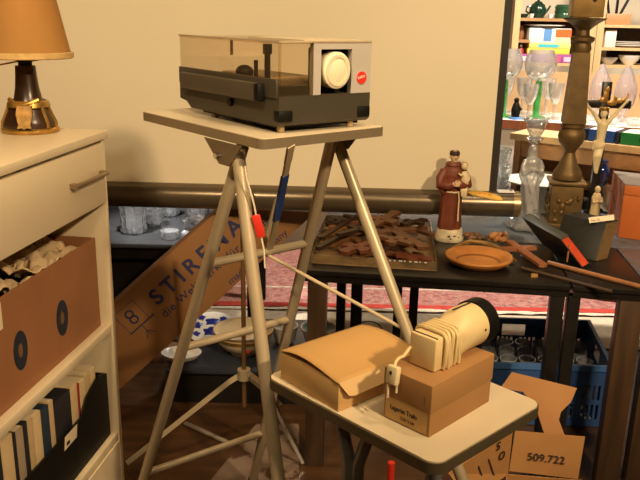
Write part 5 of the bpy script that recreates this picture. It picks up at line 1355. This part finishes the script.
def tulip(label, u, v, tilt):
    q = gpos(u, v); t = thing('tulip_glass', label, 'vase', q); k = depth(q) / F
    p = [(hw * k, dv * k * 1.18) for dv, hw in tul]
    o = MB().lathe([(0, 0)] + p + [(0, p[-1][1] + .002)], seg=28, sy=.8).build('glass_body', milk, t, 1); t.rotation_euler = (0, 0, .3)
    b = MB(); b.tube([(p[i][0] * .93 + .004, -p[i][0] * .35, p[i][1]) for i in range(3, len(p))], .004, 6); b.build('glass_rib', milk, t, 1)
    return t
milk = glass('milk_glass', (.82, .78, .80), 1, .1, .30, (.70, .62, .62), (.08, .6))
tulip('pointed white tulip shaped glass just left of the top of the crucifix', 596, .20, 0)
tulip('pointed white tulip shaped glass right of the top of the crucifix', 621, .20, 0)
tulip('pointed white tulip shaped glass cut by the right edge of the picture', 646, .20, 0)
def simple(name, label, cat, q, prof, m, part, seg=24, **k):
    t = thing(name, label, cat, q); MB().lathe(prof, seg=seg, **k).build(part, m, t, 1); return t
low = [(0, 0), (.03, 0), (.045, .015), (.06, .04), (.057, .04), (.04, .012), (0, .008)]
for u, v, lb in ((583, .07, 'low clear glass dish left of the crucifix arm on the sideboard'), (609, .07, 'low clear glass dish between the two white tulip glasses'), (634, .07, 'low clear glass dish near the right edge on the sideboard')):
    simple('glass_dish', lb, 'dish', gpos(u, v), low, wgl, 'dish_body')
simple('red_tumbler', 'small red glass tumbler at the right edge of the sideboard', 'tumbler', gpos(660, .10), [(0, 0), (.028, 0), (.034, .08), (.031, .08), (.026, .006), (0, .005)], red, 'tumbler_body')

# shelving at the back
SHY = 4.98
def zz(v, u=560): return ony(u, v, SHY).z
def xx(u, v=30): return ony(u, v, SHY).x
su = thing('shelf_unit', 'light wooden shelf unit with games and dark crockery at the upper right background', 'shelf', V((xx(513), SHY, 0)))
def shbox(u0, u1, z0, z1, dy0, dy1): return MB().hexa(V((xx(u0), SHY + dy0, z0)), V((xx(u1) - xx(u0), 0, 0)), V((0, dy1 - dy0, 0)), ZU * (z1 - z0))
ztop_ = 2.05
shbox(513, 519.5, 0, ztop_, 0, .28).build('side_post', wood_light, su, smooth=0)
shbox(588, 596.5, 0, ztop_, 0, .28).build('side_post', wood_light, su, smooth=0)
za_, zb_, zc2 = zz(18.5), zz(40.5), zz(63)
shbox(519.6, 587.9, za_ - .018, za_, .002, .27).build('shelf_board', wood_mid, su, smooth=0)
shbox(519.6, 531, zb_ - .018, zb_, .002, .261).build('shelf_board', wood_mid, su, smooth=0)
for z in (zc2, .60, 1.95): shbox(519.6, 587.9, z - .018, z, .002, .27).build('shelf_board', wood_light, su, smooth=0)
shbox(519.6, 587.9, zc2 + .001, za_ - .02, .262, .27).build('back_panel', mat('back_brown', (.16, .075, .03), .6, var=.2), su, smooth=0)
sv = thing('shelf_unit', 'light wooden shelf unit with plates at the far right background', 'shelf', V((xx(597.5), SHY, 0)))
shbox(597.2, 604, 0, ztop_, 0, .28).build('side_post', wood_light, sv, smooth=0)
shbox(676, 682, 0, ztop_, 0, .28).build('side_post', wood_light, sv, smooth=0)
y1_, y2_, y3_ = zz(23.5), zz(46.5), zz(64)
for z in (y1_, y2_, y3_, .6, 1.95): shbox(604.1, 675.9, z - .018, z, .002, .27).build('shelf_board', wood_light, sv, smooth=0)
shbox(604.1, 675.9, y3_ + .001, y1_ - .02, .262, .27).build('back_panel', mat('back_dark', (.05, .028, .016), .6, var=.2), sv, smooth=0)
def sit(name, label, cat, u, v, w, h, d, m, part, dy=.03, extra=None, z=None):
    q = V((xx(u), SHY + dy, z + .0006)); t = thing(name, label, cat, q)
    MB().box((0, d / 2, h / 2), (w, d, h), bev=.002).build(part, m, t, 1)
    if extra: extra(t)
    return t
px = depth(V((1.6, SHY, 1.5))) / F
# shelf unit: games
def face_patch(t, x, z, w, h, col, nm, part='printed_panel'): MB().box((x, -.0006, z), (w, .001, h)).build(part, mat(nm, col, .5), t, 1, 0)
yw = mat('game_yellow', (.80, .58, .06), .5); wh_ = mat('game_white', (.78, .76, .74), .5)
g1_ = sit('board_game', 'yellow board game box lying lowest on the game stack in the back shelf', 'game box', 552, 0, 43 * px, 5.5 * px, .2, yw, 'box', z=zc2 + 8.2 * px, extra=lambda t: face_patch(t, -.03, .018, .03, .02, (.75, .5, .45), 'gp1'))
zg = zc2 + 8.2 * px + 5.5 * px + .001
g2_ = sit('board_game', 'yellow and turquoise board game box in the middle of the game stack', 'game box', 553, 0, 42 * px, 5 * px, .2, mat('game_yellow_light', (.82, .66, .18), .5), 'box', z=zg, extra=lambda t: face_patch(t, -.01, .016, .13, .02, (.06, .50, .55), 'gp2'))
zg += 5 * px + .001
def gx(t):
    face_patch(t, -.015, .05, .05, .075, (.10, .28, .60), 'gp3'); face_patch(t, .085, .062, .10, .05, (.75, .13, .02), 'gp4'); face_patch(t, .085, .016, .10, .035, (.80, .62, .35), 'gp5')
g3_ = sit('board_game', 'white board game box with blue and orange panels on top of the stack', 'game box', 552, 0, 42 * px, 14.5 * px, .2, wh_, 'box', z=zg, extra=gx)
zg += 14.5 * px + .001
simple('grey_platter', 'grey white platter lying on top of the board games', 'platter', V((xx(550), SHY + .13, zg + .0006)), [(0, 0), (.06, 0), (.13, .016), (.13, .020), (.06, .006), (0, .005)], white_china, 'platter_body')
def pk(t):
    face_patch(t, -.16, .022, .06, .03, (.75, .60, .66), 'gp6'); face_patch(t, .02, .022, .09, .036, (.62, .10, .20), 'gp7'); face_patch(t, .11, .022, .05, .03, (.75, .45, .6), 'gp8'); face_patch(t, .182, .022, .04, .032, (.78, .78, .78), 'gp9')
sit('toy_box', 'long purple and pink carton lying lowest in the back shelf under the games', 'carton', 553.5, 0, 66 * px, 8 * px, .2, mat('carton_purple', (.30, .06, .26), .5), 'box', z=zc2, extra=pk, dy=.004)
gd = mat('glaze_dark_green', (.008, .03, .016), .2, var=.3)
def tp_(t):
    b = MB(); b.tube([(.055, 0, .03), (.085, 0, .06), (.10, 0, .085)], [.012, .009, .007], 10); b.build('spout', gd, t, 1)
    MB().tube([(-.05, 0, .08), (-.09, 0, .075), (-.095, 0, .045), (-.055, 0, .025)], .007, 8).build('handle', gd, t, 1)
    MB().lathe([(0, .099), (.04, .099), (.025, .112), (.010, .116), (.012, .128), (0, .132)], seg=18).build('lid', gd, t, 1)
t = simple('teapot', 'dark green glazed teapot on the top board of the back shelf', 'teapot', V((xx(540), SHY + .10, za_ + .0006)), [(0, 0), (.05, 0), (.066, .03), (.068, .06), (.055, .09), (.04, .0985), (0, .0985)], gd, 'body'); tp_(t); t.scale = (.78, .78, .9)
simple('green_jar', 'dark green ribbed jar right of the teapot on the back shelf', 'jar', V((xx(567), SHY + .10, za_ + .0006)), [(0, 0), (.058, 0), (.06, .02), (.056, .03), (.06, .04), (.056, .055), (.06, .07), (.05, .085), (0, .085)], mat('glaze_green', (.025, .075, .035), .25, var=.3), 'jar_body')
t = simple('green_bowl', 'low dark green bowl left of the teapot on the back shelf', 'bowl', V((xx(525), SHY + .06, za_ + .0006)), [(0, 0), (.03, 0), (.055, .03), (.052, .03), (.028, .006), (0, .006)], gd, 'bowl_body'); t.scale = (.55, .55, .8)
for u, c, lb in ((531, white_china, 'tiny white cup standing before the teapot'), (550, white_china, 'tiny white cup standing right of the teapot')):
    simple('small_cup', lb, 'cup', V((xx(u), SHY + .02, za_ + .0006)), [(0, 0), (.011, 0), (.016, .025), (.014, .025), (.009, .003), (0, .003)], c, 'cup_body', 14)
t = simple('brown_jug', 'brown earthenware jug in the left of the middle back shelf', 'jug', V((xx(525), SHY + .10, zb_ + .0006)), [(0, 0), (.028, 0), (.038, .04), (.03, .08), (.022, .10), (.026, .115), (.022, .115), (.018, .10), (0, .09)], mat('earthenware', (.24, .10, .04), .4, var=.2), 'jug_body'); t.scale = (.65, .65, .75)
rf = thing('red_figurine', 'small red figurine standing left of the game stack in the back shelf', 'figurine', V((xx(524.5), SHY + .05, zc2 + 8.2 * px)))
MB().lathe([(0, 0), (.026, 0), (.024, .03), (.012, .05), (0, .052)], seg=14).build('figure', mat('dark_red', (.30, .02, .02), .5), rf, 1); MB().ball((0, 0, .06), .012, 10).build('head', white_china, rf, 1); rf.scale = (.8, .8, .8)
# far right shelf unit items
def bandx(t): MB().box((-.09, -.001, .05), (.006, .003, .07)).build('corner_strip', wood_mid, t, 1, 0)
sit('wooden_casket', 'plain wooden casket on the top board of the far right shelf', 'casket', 619, 0, 25 * px, 10.5 * px, .16, mat('casket_wood', (.42, .22, .09), .5, var=.12), 'body', z=y1_, extra=bandx)
sit('white_canister', 'tall white canister on the middle board of the far right shelf', 'canister', 613.5, 0, 11 * px, 17 * px, .07, mat('canister_white', (.80, .68, .58), .5), 'body', z=y2_)
sit('white_canister', 'white canister on the lowest visible board of the far right shelf', 'canister', 612.5, 0, 12 * px, 14 * px, .07, mat('canister_cream', (.78, .66, .56), .5), 'body', z=y3_, dy=.16)
for u, z, lb in ((638, y2_, 'stack of grey white plates on the middle board of the far right shelf'),):
    t = thing('plate_stack', lb, 'plates', V((xx(u), SHY + .14, z + .0006)))
    for k in range(3): MB().lathe([(0, k * .011), (.065, k * .011), (.112, k * .011 + .012), (.112, k * .011 + .015), (.065, k * .011 + .004), (0, k * .011 + .004)], seg=28).build('plate', white_china, t, 1)
t = simple('silver_bowl', 'shiny grey bowl on the lowest visible board of the far right shelf', 'bowl', V((xx(616), SHY + .07, y3_ + .0006)), [(0, 0), (.03, 0), (.065, .03), (.075, .05), (.072, .05), (.05, .02), (0, .008)], mat('silver_grey', (.55, .54, .56), .25, .6), 'bowl_body'); t.scale = (.8, .8, .9)
simple('white_bowl', 'white bowl right of the shiny grey bowl on the far right shelf', 'bowl', V((xx(638), SHY + .08, y3_ + .0006)), [(0, 0), (.03, 0), (.06, .035), (.068, .06), (.064, .06), (.045, .02), (0, .008)], white_china, 'bowl_body')
eg = thing('metal_easel', 'black metal easel frame on top of the far right shelf', 'easel', V((xx(627), SHY + .22, y1_)))
b = MB(); b.tube([V((-.10, 0, .30)), V((-.035, 0, .006))], .009, 8).tube([V((.0, .0, .30)), V((.0, 0, .006))], .009, 8).tube([V((.13, 0, .30)), V((.02, 0, .05))], .009, 8).tube([V((-.10, 0, .30)), V((.13, 0, .30))], .009, 8); b.build('frame', black_pl, eg, 1)
# ================================================================== LIGHT
def area(name, loc, tgt, size, power, col):
    l = bpy.data.lights.new(name, 'AREA'); l.shape = 'DISK'; l.size = size; l.energy = power; l.color = col
    o = bpy.data.objects.new(name, l); COL.objects.link(o); o.location = loc
    o.rotation_euler = (V(tgt) - V(loc)).to_track_quat('-Z', 'Y').to_euler(); return o
def spot(name, loc, tgt, ang, power, col, rad=.05, blend=.6):
    l = bpy.data.lights.new(name, 'SPOT'); l.spot_size = math.radians(ang); l.spot_blend = blend; l.energy = power; l.color = col; l.shadow_soft_size = rad
    o = bpy.data.objects.new(name, l); COL.objects.link(o); o.location = loc
    o.rotation_euler = (V(tgt) - V(loc)).to_track_quat('-Z', 'Y').to_euler(); return o
WARM = (1, .725, .405); WARM2 = (1, .76, .46); WHITE = (1, .89, .74)
spot('unseen_spot', (1.45, -.35, 2.74), (-.2, 2.8, 1.25), 66, 310, WARM, .07)  # unseen spots, each aimed at its own area
spot('unseen_spot', (-.75, .15, 2.74), (-.15, 2.8, 1.35), 72, 150, WARM, .07)
spot('unseen_spot', (.9, 1.0, 2.75), (.35, 1.35, .7), 56, 46, WARM, .06)
spot('unseen_spot', (.2, 1.0, 2.75), (-.75, 1.8, 1.0), 70, 30, WARM, .06)
spot('unseen_spot', (.9, 1.9, 2.75), (.6, 2.5, .7), 60, 20, WARM2, .06)
area('fill_light', (.3, -.2, 2.78), (.3, -.2, 0), 1.2, 10, WARM)  # added soft fill from overhead, not a fitting of the shop
spot('unseen_spot', (1.3, 3.5, 2.75), (1.5, 4.6, .9), 120, 250, WHITE, .08)
spot('unseen_spot', (2.4, 3.4, 2.75), (2.2, 4.4, .9), 120, 200, WHITE, .08)
spot('unseen_spot', (.4, 4.1, 2.75), (.3, 4.0, 0), 100, 95, WHITE, .08)
spot('unseen_spot', (-.9, 3.05, 2.75), (-.65, 3.6, .6), 26, 520, (1, .95, .88), .04)
spot('unseen_spot', (1.35, -.8, 2.72), (.9, 2.78, .16), 15, 170, WARM2, .06)  # added spot behind the camera, brightens the crate under the tables
pl3 = bpy.data.lights.new('lamp_bulb', 'POINT'); pl3.energy = .35; pl3.color = (1, .68, .32); pl3.shadow_soft_size = .03
po = bpy.data.objects.new('lamp_bulb', pl3); COL.objects.link(po); po.location = L0 + ZU * .285
w = bpy.data.worlds.new('world'); SC.world = w; w.use_nodes = True
w.node_tree.nodes['Background'].inputs['Color'].default_value = (1, .8, .6, 1); w.node_tree.nodes['Background'].inputs['Strength'].default_value = .03
vs = SC.view_settings; vs.view_transform = 'Standard'; vs.look = 'None'; vs.gamma = 1; vs.use_curve_mapping = False; vs.exposure = 0.0
